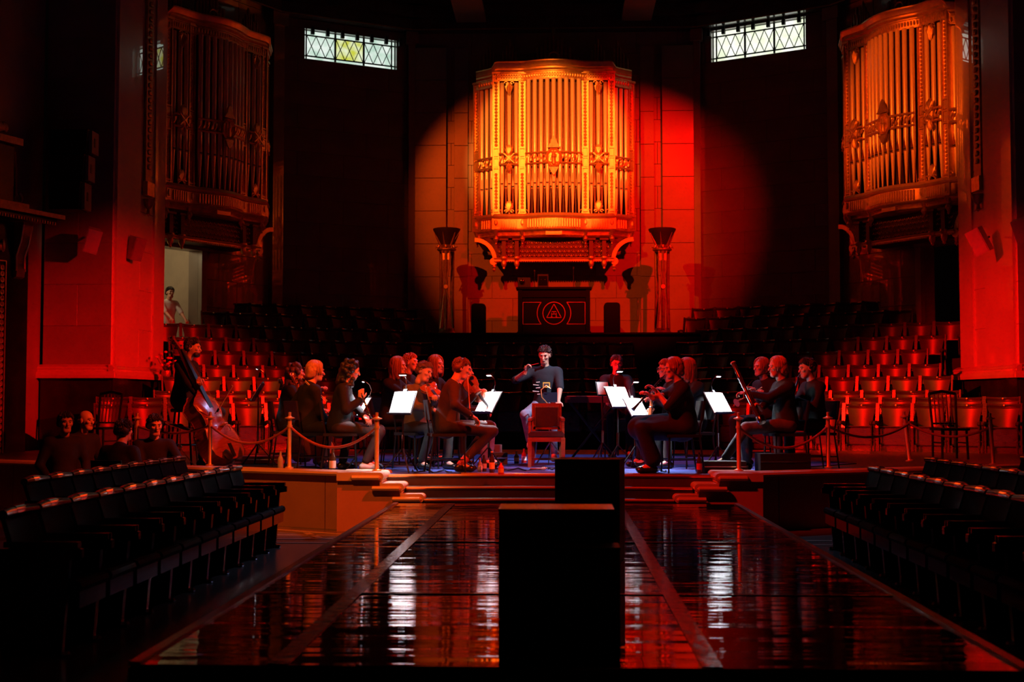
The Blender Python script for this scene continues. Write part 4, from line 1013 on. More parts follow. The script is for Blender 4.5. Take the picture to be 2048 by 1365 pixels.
# --- black plinths on the runway
def plinth(x, y, w, d, h, rot, m, label, side=None):
    r = thing('plinth_box', label, 'plinth', (x, y, RZ+.004), rot)
    t = .012
    MB().box((0, -d/2+t/2, h/2), (w, t, h)).build('front_panel', m, r, smooth=0)
    MB().box((0, d/2-t/2, h/2), (w, t, h)).build('back_panel', m, r, smooth=0)
    for s in (-1, 1): MB().box((s*(w/2-t/2), 0, h/2), (t, d-2*t, h)).build('side_panel', side or m, r, smooth=0)
    MB().box((0, 0, h+.005), (w+.006, d+.006, .012)).build('top_panel', side or m, r, smooth=0)
plinth(wx(1112, 6.98), 6.98, .60, .34, .555, 0, 'box_black', 'wide black plinth nearest the camera on the runway', 'mahogany')
plinth(wx(1172, 6.62), 6.62, .325, .22, .39, 0, 'box_black', 'low black plinth standing in front of the wide one')
plinth(wx(1180, 9.35), 9.40, .46, .34, .71, math.radians(-9), 'box_grey', 'tall dark grey plinth standing furthest back on the runway')
# ------------------------------------------------------------------ music stands, their sheets and clip lamps
def music_stand(px, py, Y, phi, tau, w, h, label, sheets=True, lamp=1, watts=2.2, lampdx=0.0, floor=S+.012, pages=2, lamp_only=None):
    ph = math.radians(phi); ta = math.radians(tau); c = W(px, py, Y)
    nh = Vector((-math.sin(ph), -math.cos(ph), 0)); e1 = Vector((math.cos(ph), -math.sin(ph), 0))
    e2 = Vector((0, 0, 1))*math.cos(ta)-nh*math.sin(ta); n = e1.cross(e2); n = n if n.dot(nh) > 0 else -n
    M3 = Matrix((e1, e2, n)).transposed(); M = Matrix.Translation(c) @ M3.to_4x4()
    r = thing('music_stand', label, 'music stand', (c.x, c.y, floor), 0, 'orchestra music stands'); I = Matrix.Translation((-c.x, -c.y, -floor))
    d = MB(); d.box((0, 0, -.008), (w+.02, h+.02, .006)); d.box((0, -h/2-.006, .014), (w+.02, .010, .045)); d.box((0, 0, -.02), (.05, h*.6, .02)); d.xf(I @ M).build('desk', 'black_metal', r, smooth=0)
    top = (M @ Vector((0, -.03, -.03)))-Vector((c.x, c.y, floor))
    MB().tube([(top.x, top.y, .16), top], [.011, .009], 8).build('shaft', 'black_metal', r)
    MB().lathe([(.016, 0), (.016, .18)], (top.x, top.y, .28), 8).build('height_sleeve', 'chrome', r)
    for k in range(3):
        a = 2*PI*k/3+ph+.5
        MB().bar((top.x, top.y, .30), (top.x+.26*math.cos(a), top.y+.26*math.sin(a), .012), .018, .012).build('leg', 'black_metal', r, smooth=0)
    if sheets:
        s = thing('sheet_music', 'open white sheet music on the '+label.replace('music stand', 'stand'), 'sheet music', c, 0, 'open sheet music'); s.matrix_world = M
        for k in range(pages):
            x = 0 if pages == 1 else (-.25+.5*k)*w; o = MB().box((0, 0, .002), ((w/pages)-.006, h-.01, .003), Matrix.Rotation((.05 if k else -.05) if pages > 1 else 0, 3, 'Y')).build('page', 'paper', s, (x, 0, .004), smooth=0)
            st_ = MB()
            for j in range(7):
                for q in range(3): st_.box((0, h*.40-j*h*.125-q*.007, .0045), ((w/pages)*.84, .0012, .0006))
            if k == 0 or pages == 1: tag(st_.build('staff_lines', 'ink', o, smooth=0), kind='stuff')
            else: tag(st_.build('staff_lines', 'ink', o, smooth=0), kind='stuff')
        if pages > 1:
            bd = MB()
            for j in range(16): bd.ball((0, -h*.46+j*h*.061, .008), .006, 5, 4)
            tag(bd.build('spiral_binding', 'black', s), kind='stuff')
    if lamp:
        l = thing('stand_lamp', 'small clip lamp lighting the '+label.replace('music stand', 'stand'), 'lamp', c, 0, 'clip lamps on the stands'); l.matrix_world = M
        x0 = lampdx
        MB().box((x0, h/2+.01, 0), (.05, .04, .03)).build('clip', 'black', l, smooth=0)
        MB().tube([(x0, h/2+.02, .0), (x0, h/2+.10, .02), (x0+.01, h/2+.15, .08), (x0+.01, h/2+.155, .13)], .006, 6).build('gooseneck', 'chrome', l)
        MB().box((x0+.01, h/2+.150, .165), (.11, .020, .03)).build('lamp_head', 'black', l, smooth=0)
        MB().box((x0+.01, h/2+.137, .165), (.09, .004, .016)).build('diffuser', 'lamp_glow', l, smooth=0)
        al = bpy.data.lights.new('stand_lamp_light', 'AREA'); al.shape = 'RECTANGLE'; al.size = .13; al.size_y = .024; al.energy = watts*7.0; al.color = (0.86, 0.91, 1.0); al.spread = math.radians(95)
        ao = bpy.data.objects.new('stand_lamp_light', al); COL.objects.link(ao); ao.parent = l
        tgt = Vector((0, -.02, 0)); src = Vector((x0+.01, h/2+.132, .168)); ao.location = src; ao.rotation_euler = (tgt-src).to_track_quat('-Z', 'Y').to_euler()
    return r
music_stand(805, 806, 15.75, 24, 27, .30, .30, 'music stand in front of the seated violinist', watts=3.0)
music_stand(976, 805, 16.25, 52, 31, .37, .30, 'music stand facing the violinist in spotted socks', watts=3.4)
music_stand(1237, 795, 17.0, -44, 27, .38, .30, 'music stand nearest the conductor on the right', pages=1, watts=4.5)
music_stand(1272, 815, 16.7, -50, 32, .36, .27, 'music stand in front of the oboist', watts=4.0)
music_stand(1437, 806, 16.7, -52, 30, .44, .30, 'music stand in front of the bassoonist', watts=3.2)
music_stand(727, 815, 16.4, 72, 30, .34, .27, 'music stand in front of the curly-haired player', watts=.9)
music_stand(515, 785, 17.6, 84, 30, .36, .26, 'music stand in front of the double bassist', watts=.25)
music_stand(1206, 778, 18.2, -20, 22, .17, .20, 'music stand beside the keyboard', pages=1, lamp=0)
# ------------------------------------------------------------------ chairs
def armchair(px, Y, label):
    r = thing('throne_armchair', label, 'armchair', (wx(px, Y), Y, S+.012), 0); k = 2600/Y; w = .50; sh = .385; H_ = (935-809)/k
    for sx in (-1, 1):
        MB().prism([(-.022, 0), (.022, 0), (.028, sh), (-.028, sh)], -.026, .026, axis='y').build('front_leg', 'mahogany', r, (sx*(w/2-.03), -.22, 0), smooth=0)
        MB().prism([(-.02, 0), (.02, 0), (.024, sh), (-.024, sh)], -.024, .024, axis='y').build('back_leg', 'mahogany', r, (sx*(w/2-.06), .22, 0), smooth=0)
        MB().bar((sx*(w/2-.03), -.20, sh), (sx*(w/2-.03), -.19, sh+.23), .034).build('arm_post', 'mahogany', r, smooth=0)
        MB().bar((sx*(w/2-.03), -.22, sh+.24), (sx*(w/2-.06), .22, sh+.26), .048, .034).build('arm_rest', 'mahogany', r, smooth=0)
        MB().box((sx*(w/2-.075), .23, (sh+H_)/2), (.05, .04, H_-sh)).build('back_stile', 'mahogany', r, smooth=0)
    MB().box((0, -.22, sh-.015), (w-.04, .04, .07)).build('front_rail', 'mahogany', r, smooth=0)
    MB().box((0, .22, sh-.015), (w-.04, .04, .07)).build('rear_rail', 'mahogany', r, smooth=0)
    for sx in (-1, 1): MB().box((sx*(w/2-.03), 0, sh-.015), (.036, .42, .07)).build('side_rail', 'mahogany', r, smooth=0)
    MB().box((0, -.02, .10), (w-.06, .03, .03)).build('stretcher', 'mahogany', r, smooth=0)
    MB().prism([(-w/2+.02, 0), (w/2-.02, 0), (w/2-.01, .03), (w/2-.04, .062), (-w/2+.04, .062), (-w/2+.01, .03)], -.25, .22, axis='y', M=Matrix.Translation((0, 0, sh+.02))).build('seat_cushion', 'cloth_brown', r)
    MB().box((0, .23, H_-.022), (w-.10, .045, .044)).build('crest_rail', 'mahogany', r, smooth=0); MB().box((0, .23, sh+.12), (w-.14, .04, .035)).build('lower_rail', 'mahogany', r, smooth=0)
    zc = (sh+.14+H_-.045)/2; hh = (H_-.045-sh-.14)
    MB().box((0, .225, zc), (w-.17, .045, hh)).build('back_pad', 'cloth_brown', r, smooth=0)
    nl = MB()
    for t in range(16):
        for s in (-1, 1): nl.ball((s*(w/2-.093), .20, sh+.15+hh*t/15), .006, 5, 3)
        nl.ball((-(w/2-.1)+(w-.2)*t/15, .20, H_-.052), .006, 5, 3)
    tag(nl.build('nail_heads', 'brass', r), kind='stuff')
armchair(1093, 17.35, 'carved wooden armchair with dark upholstery in front of the conductor')
def slat_chair(px, Y, rz_, label, floor=S):
    r = thing('slat_back_chair', label, 'chair', (wx(px, Y), Y, floor), rz_, 'slat-back wooden chairs')
    for sx in (-1, 1):
        MB().tube([(sx*.20, -.20, 0), (sx*.19, -.18, .44)], .018, 6).build('leg', 'black', r); MB().tube([(sx*.19, .20, 0), (sx*.19, .19, .45), (sx*.21, .27, 1.0)], .018, 6).build('leg', 'black', r)
        MB().bar((sx*.19, -.18, .25), (sx*.19, .19, .25), .02).build('stretcher', 'black', r, smooth=0)
    MB().box((0, 0, .455), (.45, .45, .035)).build('seat', 'black', r, smooth=0)
    MB().tube([(-.21, .27, 1.0), (0, .29, 1.04), (.21, .27, 1.0)], .025, 6).build('crest_rail', 'black', r)
    for k in range(5): MB().tube([(-.13+.065*k, .20, .52), (-.13+.065*k, .275, 1.0)], .011, 6).build('slat', 'mahogany', r)
    MB().tube([(-.19, .205, .54), (.19, .205, .54)], .014, 6).build('lower_rail', 'black', r)
slat_chair(1888, 20.2, .1, 'dark slat-back chair before the right choir seats'); slat_chair(192, 20.6, -.3, 'dark slat-back chair at the left behind the bald man')
def orch_chair(loc, rz_, label, sh=.45):
    r = thing('orchestra_chair', label, 'chair', loc, rz_, 'black orchestra chairs')
    for sx in (-1, 1):
        MB().tube([(sx*.20, -.20, 0), (sx*.19, -.18, sh)], .011, 6).build('leg', 'black_metal', r)
        MB().tube([(sx*.20, .24, 0), (sx*.19, .18, sh), (sx*.19, .25, sh+.42)], .011, 6).build('leg', 'black_metal', r)
        MB().tube([(sx*.195, -.18, .16), (sx*.195, .22, .16)], .008, 5).build('stretcher', 'black_metal', r)
    MB().prism([(-.21, -.21), (.21, -.21), (.22, -.1), (.20, .21), (-.20, .21), (-.22, -.1)], sh-.02, sh+.015).build('seat', 'black', r)
    MB().box((0, .235, sh+.30), (.40, .025, .24), Matrix.Rotation(-.14, 3, 'X')).build('backrest', 'black', r, smooth=0)
    return r
# ------------------------------------------------------------------ keyboard on an X-stand
p = W(1172, 800, 19.3); kb = thing('stage_keyboard', 'dark red stage keyboard on a cross stand behind the armchair', 'keyboard', (p.x+.1, 19.3, S+.012), .12)
zk = p.z-S-.012
MB().box((0, 0, zk), (.80, .28, .09)).build('keyboard_body', 'keyboard_red', kb, smooth=0)
k_ = MB()
for j in range(28): MB().box((-.36+.0265*j, .06, zk+.052), (.024, .15, .012)).build('key', 'paper', kb, smooth=0)
for s in (-1, 1): MB().bar((s*.34, 0, 0), (-s*.34, 0, zk-.04), .03).build('stand_bar', 'black_metal', kb, smooth=0)
# ------------------------------------------------------------------ small things on the stage floor
def bottle(px, Y, h, rr, m, label, lab='label_cream', cap='black', z=S+.012):
    r = thing('drink_bottle', label, 'bottle', (wx(px, Y), Y, z), 0, 'bottles on the stage floor')
    MB().lathe([(rr*.9, 0), (rr, .01), (rr, h*.55), (rr*.85, h*.65), (rr*.4, h*.78), (rr*.36, h*.95)], n=12).build('body', m, r, smooth=60)
    MB().lathe([(rr*1.02, h*.18), (rr*1.02, h*.48)], n=12).build('label_band', lab, r, smooth=60)
    MB().lathe([(rr*.42, 0), (rr*.42, h*.06), (0, h*.065)], (0, 0, h*.94), 10).build('cap', cap, r)
bottle(664, 15.75, .30, .042, 'glass_bottle', 'brown bottle with a pale label behind the left rope'); bottle(984, 15.75, .26, .034, 'glass_bottle', 'slim lit bottle by the foot of the stand', 'yellow_tape', 'yellow_tape')
bottle(1033, 18.2, .17, .036, 'glass_bottle', 'dark bottle with a yellow label left of the armchair', 'yellow_tape'); bottle(1048, 18.4, .20, .036, 'cap_red', 'red soft drink bottle beside the armchair', 'paper', 'cap_red')
bottle(1002, 15.35, .15, .034, 'label_red', 'squat orange can at the top of the steps', 'yellow_tape', 'chrome'); bottle(559, 16.2, .24, .036, 'plastic_clear', 'clear water bottle beside the cello post', 'plastic_clear', 'plastic_clear')
bottle(1396, 15.7, .25, .034, 'glass_bottle', 'dark bottle with a red label beside the oboist', 'label_red'); bottle(968, 16.1, .2, .034, 'glass_bottle', 'dark bottle behind the slim lit bottle')
bottle(960, 15.9, .17, .03, 'plastic_clear', 'small clear bottle left of the slim lit bottle', 'paper', 'cap_red')
def case(px, Y, w, d, h, rz_, m, label, name='instrument_case'):
    r = thing(name, label, 'case', (wx(px, Y), Y, S+.012), rz_); MB().box((0, 0, h/2), (w, d, h)).build('shell', m, r, smooth=0); MB().box((0, -d/2-.004, h*.55), (w*1.0, .008, .012)).build('seam', 'chrome', r, smooth=0)
    MB().tube([(-.05, -d/2-.005, h*.7), (-.04, -d/2-.035, h*.75), (.04, -d/2-.035, h*.75), (.05, -d/2-.005, h*.7)], .007, 6).build('handle', 'black', r)
case(520, 18.2, .70, .25, .10, .1, 'label_red', 'low red case lying behind the double bass'); case(1560, 16.3, .62, .35, .22, .05, 'black', 'black case lying under the bassoonist')
case(999, 18.0, .20, .16, .16, .2, 'green_case', 'small grey-green box behind the bottles'); case(1460, 16.6, .42, .3, .06, -.2, 'mahogany', 'flat wooden board under the bassoonist shoe', 'foot_board')
case(1440, 15.95, .55, .34, .14, .0, 'black', 'black bag lying behind the right end of the steps', 'cloth_bag'); case(985, 18.3, .24, .14, .26, -.2, 'speaker_grey', 'crumpled grey bag standing behind the bottles', 'paper_bag')
for (px, Y, L_, rr, lb) in ((1075, 15.55, .55, .02, 'yellow tape strip stuck down in front of the armchair'), (1265, 15.6, .16, .0, 'yellow tape strip right of the tall plinth'), (985, 15.60, .75, .0, 'pale tape strip along the top step edge')):
    tag(MB().box((0, 0, 0), (L_, .035, .004)).build('tape_strip', 'yellow_tape', loc=(wx(px, Y), Y, S+.015), rot=(0, 0, rr), smooth=0), lb, 'tape')
for k, (x0, x1, Y0, lb) in enumerate(((985, 1085, 16.4, 'black cable looping on the carpet left of the armchair'), (1085, 1115, 16.6, 'black cable trailing under the armchair'), (820, 905, 15.9, 'black cable lying under the violinists'), (1285, 1330, 16.2, 'black cable lying under the oboist'))):
    pts = [(wx(x0+(x1-x0)*t/12, Y0), Y0+.22*math.sin(t*1.3+k)+.1*math.cos(t*2.1), S+.022) for t in range(13)]
    tag(MB().tube(pts, .009, 6).build('floor_cable', 'black', smooth=60), lb, 'cable')
m_ = thing('wired_microphone', 'grey microphone lying on the carpet before the armchair', 'microphone', (wx(1060, 16.35), 16.35, S+.03), 0)
MB().lathe([(.012, 0), (.016, .14), (.024, .15), (.026, .19), (0, .215)], n=10, M=Matrix.Rotation(PI/2, 3, 'Y')).build('handle', 'speaker_grey', m_); MB().ball((.20, 0, 0), .026, 8, 6).build('grille', 'chrome', m_)
# cymbal stand and stool left of the bassist, vase of flowers on the pier
cy = thing('cymbal_stand', 'tripod cymbal stand with tilted cymbal left of the double bassist', 'cymbal', (wx(355, 17.1), 17.1, S), 0)
zc2 = W(352, 853, 17.1).z-S
MB().tube([(0, 0, .12), (0, 0, zc2)], .010, 8).build('pole', 'brass', cy)
for k in range(3):
    a = 2*PI*k/3+.5; MB().bar((0, 0, .26), (.20*math.cos(a), .20*math.sin(a), .01), .02, .012).build('leg', 'brass', cy, smooth=0)
MB().lathe([(0, .03), (.03, .03), (.05, .012), (.20, -.008), (.205, -.012)], (0, 0, zc2), 20, Matrix.Rotation(.30, 3, 'Y')).build('cymbal', 'mahogany', cy)
MB().lathe([(.02, -.02), (.035, 0), (.02, .02)], (0, 0, .28), 8).build('clutch', 'brass', cy)
def flowers(p, label):
    r = thing('flower_bracket', label, 'flowers', p); MB().lathe([(.02, -.25), (.06, -.2), (.10, -.05), (.09, 0)], n=10).build('vase', 'gilt_dark', r)
    for k in range(16):
        a = k*2.4; rr = .05+.016*k; q = (rr*math.cos(a)*.8, rr*math.sin(a)*.6, .08+.3*random.random())
        MB().tube([(0, 0, -.05), (q[0]*.6, q[1]*.6, q[2]*.5), q], .005, 4).build('stem', 'black', r); MB().ball(q, (.035, .035, .025), 6, 4).build('flower', 'cap_red', r)
flowers(W(332, 742, 25.6), 'bracket of small flowers on the edge of the left pier')
# ================================================================== people: bodies polygonised from smooth-blended shapes
def A3(v): return np.array((v[0], v[1], v[2]), dtype=np.float32)
class Field:
    """signed distance field on a grid; shapes are blended in with a smooth minimum"""
    def __init__(s): s.p = []
    def cone(s, a, b, ra, rb, k=.03): s.p.append(('c', A3(a), A3(b), ra, rb, k)); return s
    def ell(s, c, r, R=None, k=.03): s.p.append(('e', A3(c), A3(r), R, None, k)); return s
    def cutell(s, c, r, R=None, k=.012): s.p.append(('x', A3(c), A3(r), R, None, k)); return s
    def mesh(s, h, grow=0.0):
        lo = np.full(3, 1e9); hi = -lo
        for q in s.p:
            if q[0] == 'c': r = max(q[3], q[4]); l, u = np.minimum(q[1], q[2])-r, np.maximum(q[1], q[2])+r
            elif q[0] == 'e': r = q[2].max(); l, u = q[1]-r, q[1]+r
            else: continue
            lo = np.minimum(lo, l); hi = np.maximum(hi, u)
        lo = lo-grow-3*h; hi = hi+grow+3*h
        n = np.ceil((hi-lo)/h).astype(int)+1
        F = np.full(n, 0.5, dtype=np.float32)
        ax = [lo[i]+h*np.arange(n[i], dtype=np.float32) for i in range(3)]
        for kind, a, b, c, d, k in s.p:
            if kind == 'c': r = max(c, d); l, u = np.minimum(a, b)-r, np.maximum(a, b)+r
            else: r = b.max(); l, u = a-r, a+r
            m = grow+k+2.5*h
            i0 = np.maximum(((l-m-lo)/h).astype(int), 0); i1 = np.minimum(((u+m-lo)/h).astype(int)+2, n)
            sl = tuple(slice(i0[j], i1[j]) for j in range(3))
            X = ax[0][sl[0]][:, None, None]; Y = ax[1][sl[1]][None, :, None]; Z = ax[2][sl[2]][None, None, :]
            if kind == 'c':
                ba = b-a; L2 = float(ba@ba)+1e-12; px, py, pz = X-a[0], Y-a[1], Z-a[2]
                t = np.clip((px*ba[0]+py*ba[1]+pz*ba[2])/L2, 0, 1)
                D = np.sqrt((px-ba[0]*t)**2+(py-ba[1]*t)**2+(pz-ba[2]*t)**2)-(c+(d-c)*t)
            else:
                px, py, pz = X-a[0], Y-a[1], Z-a[2]
                if c is not None:
                    R = c
                    px, py, pz = R[0][0]*px+R[1][0]*py+R[2][0]*pz, R[0][1]*px+R[1][1]*py+R[2][1]*pz, R[0][2]*px+R[1][2]*py+R[2][2]*pz
                k0 = np.sqrt((px/b[0])**2+(py/b[1])**2+(pz/b[2])**2); k1 = np.sqrt((px/b[0]**2)**2+(py/b[1]**2)**2+(pz/b[2]**2)**2)+1e-9
                D = k0*(k0-1)/k1
            G = F[sl]
            if kind == 'x':
                D = -D; hh = np.clip(.5+.5*(D-G)/k, 0, 1); F[sl] = G+(D-G)*hh+k*hh*(1-hh)
            else:
                hh = np.clip(.5+.5*(G-D)/k, 0, 1); F[sl] = G+(D-G)*hh-k*hh*(1-hh)
        return nets(F-grow, lo, h)
def nets(F, lo, h):
    nx, ny, nz = F.shape; ins = F < 0
    c = [ins[i:nx-1+i, j:ny-1+j, k:nz-1+k] for i in (0, 1) for j in (0, 1) for k in (0, 1)]
    sm = sum(x.astype(np.int8) for x in c); act = (sm > 0) & (sm < 8)
    I = np.argwhere(act); idx = np.full(act.shape, -1, dtype=np.int32); idx[tuple(I.T)] = np.arange(len(I))
    acc = np.zeros((len(I), 3), np.float32); cnt = np.zeros(len(I), np.float32)
    co = [(i, j, k) for i in (0, 1) for j in (0, 1) for k in (0, 1)]
    val = [F[I[:, 0]+i, I[:, 1]+j, I[:, 2]+k] for i, j, k in co]
    for a in range(8):
        for b in range(a+1, 8):
            if sum(abs(co[a][q]-co[b][q]) for q in range(3)) != 1: continue
            va, vb = val[a], val[b]; m = (va < 0) != (vb < 0)
            t = np.where(m, va/(va-vb+1e-12), 0)
            p = np.array(co[a], np.float32)+t[:, None]*(np.array(co[b], np.float32)-np.array(co[a], np.float32))
            acc += p*m[:, None]; cnt += m
    V = (acc/np.maximum(cnt, 1)[:, None]+I)*h+lo
    Q = []
    for axis in range(3):
        s0 = [slice(0, d) for d in F.shape]; s1 = list(s0); s0[axis] = slice(0, F.shape[axis]-1); s1[axis] = slice(1, None)
        a, b = ins[tuple(s0)], ins[tuple(s1)]; ch = a != b
        E = np.argwhere(ch); u, w = [(1, 2), (2, 0), (0, 1)][axis]
        ok = (E[:, u] > 0) & (E[:, w] > 0) & (E[:, u] < F.shape[u]-1) & (E[:, w] < F.shape[w]-1); E = E[ok]
        fl = a[tuple(E.T)]
        def g(du, dw):
            q = E.copy(); q[:, u] -= du; q[:, w] -= dw; return idx[tuple(q.T)]
        quad = np.stack([g(1, 1), g(0, 1), g(0, 0), g(1, 0)], 1); quad[~fl] = quad[~fl][:, ::-1]
        Q.append(quad)
    return V, np.concatenate(Q)
def np_obj(name, parts, m, parent):
    V = np.concatenate([p[0] for p in parts]); o = 0; Q = []
    for v, q in parts: Q.append(q+o); o += len(v)
    Q = np.concatenate(Q)
    me = bpy.data.meshes.new(name); me.vertices.add(len(V)); me.vertices.foreach_set('co', V.astype(np.float32).ravel())
    me.loops.add(len(Q)*4); me.loops.foreach_set('vertex_index', Q.astype(np.int32).ravel())
    me.polygons.add(len(Q)); me.polygons.foreach_set('loop_start', np.arange(0, len(Q)*4, 4, dtype=np.int32))
    me.update(calc_edges=True); me.validate(); me.shade_smooth(); me.materials.append(MATS[m])
    return link(name, me, parent)
def ik(a, t, l1, l2, hint):
    a = Vector(a); t = Vector(t); d = t-a; L = min(d.length, (l1+l2)*.995); dn = d.normalized(); t = a+dn*L
    x = (l1*l1-l2*l2+L*L)/(2*L); h = math.sqrt(max(0, l1*l1-x*x)); hv = Vector(hint); hv = hv-dn*hv.dot(dn)
    hv = hv.normalized() if hv.length > 1e-5 else Vector((0, 0, -1))
    return a+dn*x+hv*h, t
def hand_field(w, d, n, side, curl):
    """palm, four fingers and a thumb: w wrist, d finger direction, n palm normal, side +-1 thumb side"""
    w = Vector(w); d = Vector(d).normalized(); n = Vector(n); n = (n-d*n.dot(d)).normalized(); s = d.cross(n)*side
    f = Field(); R = Matrix((d, s, n)).transposed()
    f.cone(w-d*.03, w+d*.02, .026, .026, .01); f.ell(w+d*.055, (.052, .040, .017), R, .012)
    for i, (o, L) in enumerate(((.030, .036), (.011, .041), (-.009, .038), (-.027, .030))):
        b = w+d*.092+s*o; c = curl*(.8+.12*i)
        d1 = (d*math.cos(c)+n*math.sin(c)); d2 = (d*math.cos(c*1.9)+n*math.sin(c*1.9)); d3 = (d*math.cos(c*2.6)+n*math.sin(c*2.6))
        p1 = b+d1*L; p2 = p1+d2*L*.72; p3 = p2+d3*L*.5
        f.cone(b-d*.02, p1, .0100, .0092, .003); f.cone(p1, p2, .0092, .0082, .002); f.cone(p2, p3, .0080, .0070, .002)
    t0 = w+d*.028+s*.030; t1 = t0+(s*.75+d*.75+n*.25).normalized()*.038; t2 = t1+(d*.85+s*.25+n*(.2+curl*.5)).normalized()*.034
    f.cone(w+d*.02+s*.015, t1, .014, .011, .006); f.cone(t1, t2, .011, .009, .003)
    return f
def person(label, loc, rz_, hair='short', hairm='hair_dark', skin='skin', shirt='cloth_black', trousers='cloth_black', sleeve=1.0, shoes='shoe',
           seat=.50, lean=.10, side_lean=0.0, twist=0.0, head=(0, 0, 0), lhand=None, rhand=None, lelb=(.6, .5, -1), relb=(-.6, .5, -1), lh_d=None, rh_d=None, lh_n=None, rh_n=None, curl=.7,
           knees=None, ankles=None, stand=False, sc=1.0, glasses=False, plump=1.0, legs=True, head_fwd=.03, skirt=False, socks=None, floor=S+.012, beard=False, hands=True):
    """faces local -y; +x is the figure's left hand side"""
    r = thing('person', label, 'person', (loc[0], loc[1], floor), rz_); r.scale = (sc, sc, sc)
    pel = Vector((0, .06, seat+.09)); up = Vector((math.sin(side_lean), -math.sin(lean), math.cos(lean))).normalized()
    chest = pel+up*.30; nb = pel+up*.50
    tw = Matrix.Rotation(twist, 3, 'Z'); sx = tw @ Vector((1, 0, 0))
    LS = pel+up*.455+sx*.185; RS = pel+up*.455-sx*.185
    Rh = (Matrix.Rotation(head[0], 3, 'Z') @ Matrix.Rotation(head[2], 3, 'Y') @ Matrix.Rotation(head[1], 3, 'X'))     # yaw, roll, pitch (+ looks down)
    fwd = tw @ Vector((0, -1, 0)); hc = nb+up*.10+Vector((0, 0, .085))+fwd*(.03+head_fwd) + (Rh @ Vector((0, -.015, .02)))
    lh = Vector(lhand) if lhand else LS+Vector((.03, -.18, -.42)); rh = Vector(rhand) if rhand else RS+Vector((-.03, -.18, -.42))
    LE, lh = ik(LS, lh, .285, .255, lelb); RE, rh = ik(RS, rh, .285, .255, relb)
    hips = [pel+Vector((.095, 0, -.02)), pel+Vector((-.095, 0, -.02))]
    if stand: kn = [Vector((.11, -.02, .49)), Vector((-.11, -.02, .49))]; an = [Vector((.12, .03, .08)), Vector((-.12, .03, .08))]
    else: kn = [Vector((.15, -.40, seat+.06)), Vector((-.15, -.40, seat+.06))]; an = [Vector((.14, -.38, .09)), Vector((-.14, -.38, .09))]
    if knees: kn = [Vector(k) for k in knees]
    if ankles: an = [Vector(k) for k in ankles]
    q = plump
    def torso(f, g=0):
        f.cone(pel+up*.02, pel+up*.18, .145*q+g, .125*q+g, .06); f.ell(pel+Vector((0, 0, -.01)), (.175*q+g, .125*q+g, .12+g), None, .05)
        R = Matrix((sx, -(up.cross(sx)) if False else up.cross(sx), up)).transposed()
        f.ell(chest+up*.02, (.172*q+g, .118*q+g, .20+g), R, .05)
        f.cone(LS-sx*.03, RS+sx*.03, .070+g, .070+g, .05)
        f.cone(nb-up*.03, nb-up*.03+up*.05, .075+g, .055+g, .04)
    def arm(f, s_, e, w, g=0, upto=1.0):
        f.cone(s_, e, .056*(.5+.5*q)+g, .043+g, .03)
        if upto > .5: f.cone(e, Vector(e).lerp(Vector(w), min(1, (upto-.5)*2)), .042+g, (.028 if upto > .95 else .034)+g, .02)
    # --- body, one surface
    b = Field(); torso(b); b.cone(nb-up*.02, hc+Rh @ Vector((0, .02, -.06)), .056, .050, .03)
    arm(b, LS, LE, lh); arm(b, RS, RE, rh)
    if legs:
        for h_, k_, a_ in zip(hips, kn, an): b.cone(h_, k_, .080*q, .054, .04); b.cone(k_, a_, .052, .036, .03); b.cone(a_, a_+Vector((0, -.12, -.045)), .036, .028, .02)
    P = [b.mesh(.019)]
    hf = Field(); H = lambda x, y, z: hc+Rh @ Vector((x, y, z))
    hf.ell(H(0, .012, .035), (.076, .096, .088), Rh, .02); hf.ell(H(0, -.022, -.03), (.060, .072, .092), Rh, .03); hf.cone(H(-.02, -.060, -.098), H(.02, -.060, -.098), .026, .026, .03)
    hf.cone(H(0, .02, -.05), H(0, .03, -.14), .052, .052, .02)
    hf.cone(H(-.034, -.083, .024), H(.034, -.083, .024), .012, .012, .014); hf.ell(H(0, -.088, -.058), (.024, .013, .011), Rh, .008)
    for s_ in (-1, 1):
        hf.ell(H(s_*.040, -.070, -.018), (.022, .022, .020), Rh, .012); hf.ell(H(s_*.077, .014, -.008), (.010, .024, .034), Rh, .008); hf.cutell(H(s_*.031, -.106, .006), (.016, .014, .010), Rh, .010)
    hf.cone(H(0, -.090, .008), H(0, -.113, -.030), .009, .013, .010)
    P.append(hf.mesh(.0068))
    if hands:
        for w_, e_, dd_, nn_, sd in ((lh, LE, lh_d, lh_n, 1), (rh, RE, rh_d, rh_n, -1)):
            d_ = Vector(dd_) if dd_ else (w_-e_).normalized(); n_ = Vector(nn_) if nn_ else Vector((0, -.2, -1)) if abs(d_.z) < .8 else Vector((-sd, 0, 0))
            P.append(hand_field(w_, d_, n_, sd, curl).mesh(.0058))
    body = np_obj('body', P, skin, r)
    # --- face details
    e = MB()
    for s_ in (-1, 1): e.ball(H(s_*.031, -.0855, .004), (.010, .008, .0065), 8, 6)
    e.build('eyes', 'eye', body); l_ = MB().ball(H(0, -.097, -.058), (.021, .008, .006), 8, 5); l_.build('mouth', 'lips', body)
    bw = MB()
    for s_ in (-1, 1): bw.tube([H(s_*.014, -.096, .024), H(s_*.032, -.097, .030), H(s_*.050, -.086, .026)], .0042, 5)
    bw.build('eyebrows', hairm if hair != 'bald' else 'hair_grey', body)
    # --- clothes
    sh = Field(); torso(sh, .012); arm(sh, LS, LE, lh, .014, sleeve); arm(sh, RS, RE, rh, .014, sleeve)
    sh.cone(pel+up*.0, pel+up*.1, .155*q, .15*q, .04)
    np_obj('shirt', [sh.mesh(.015)], shirt, r)
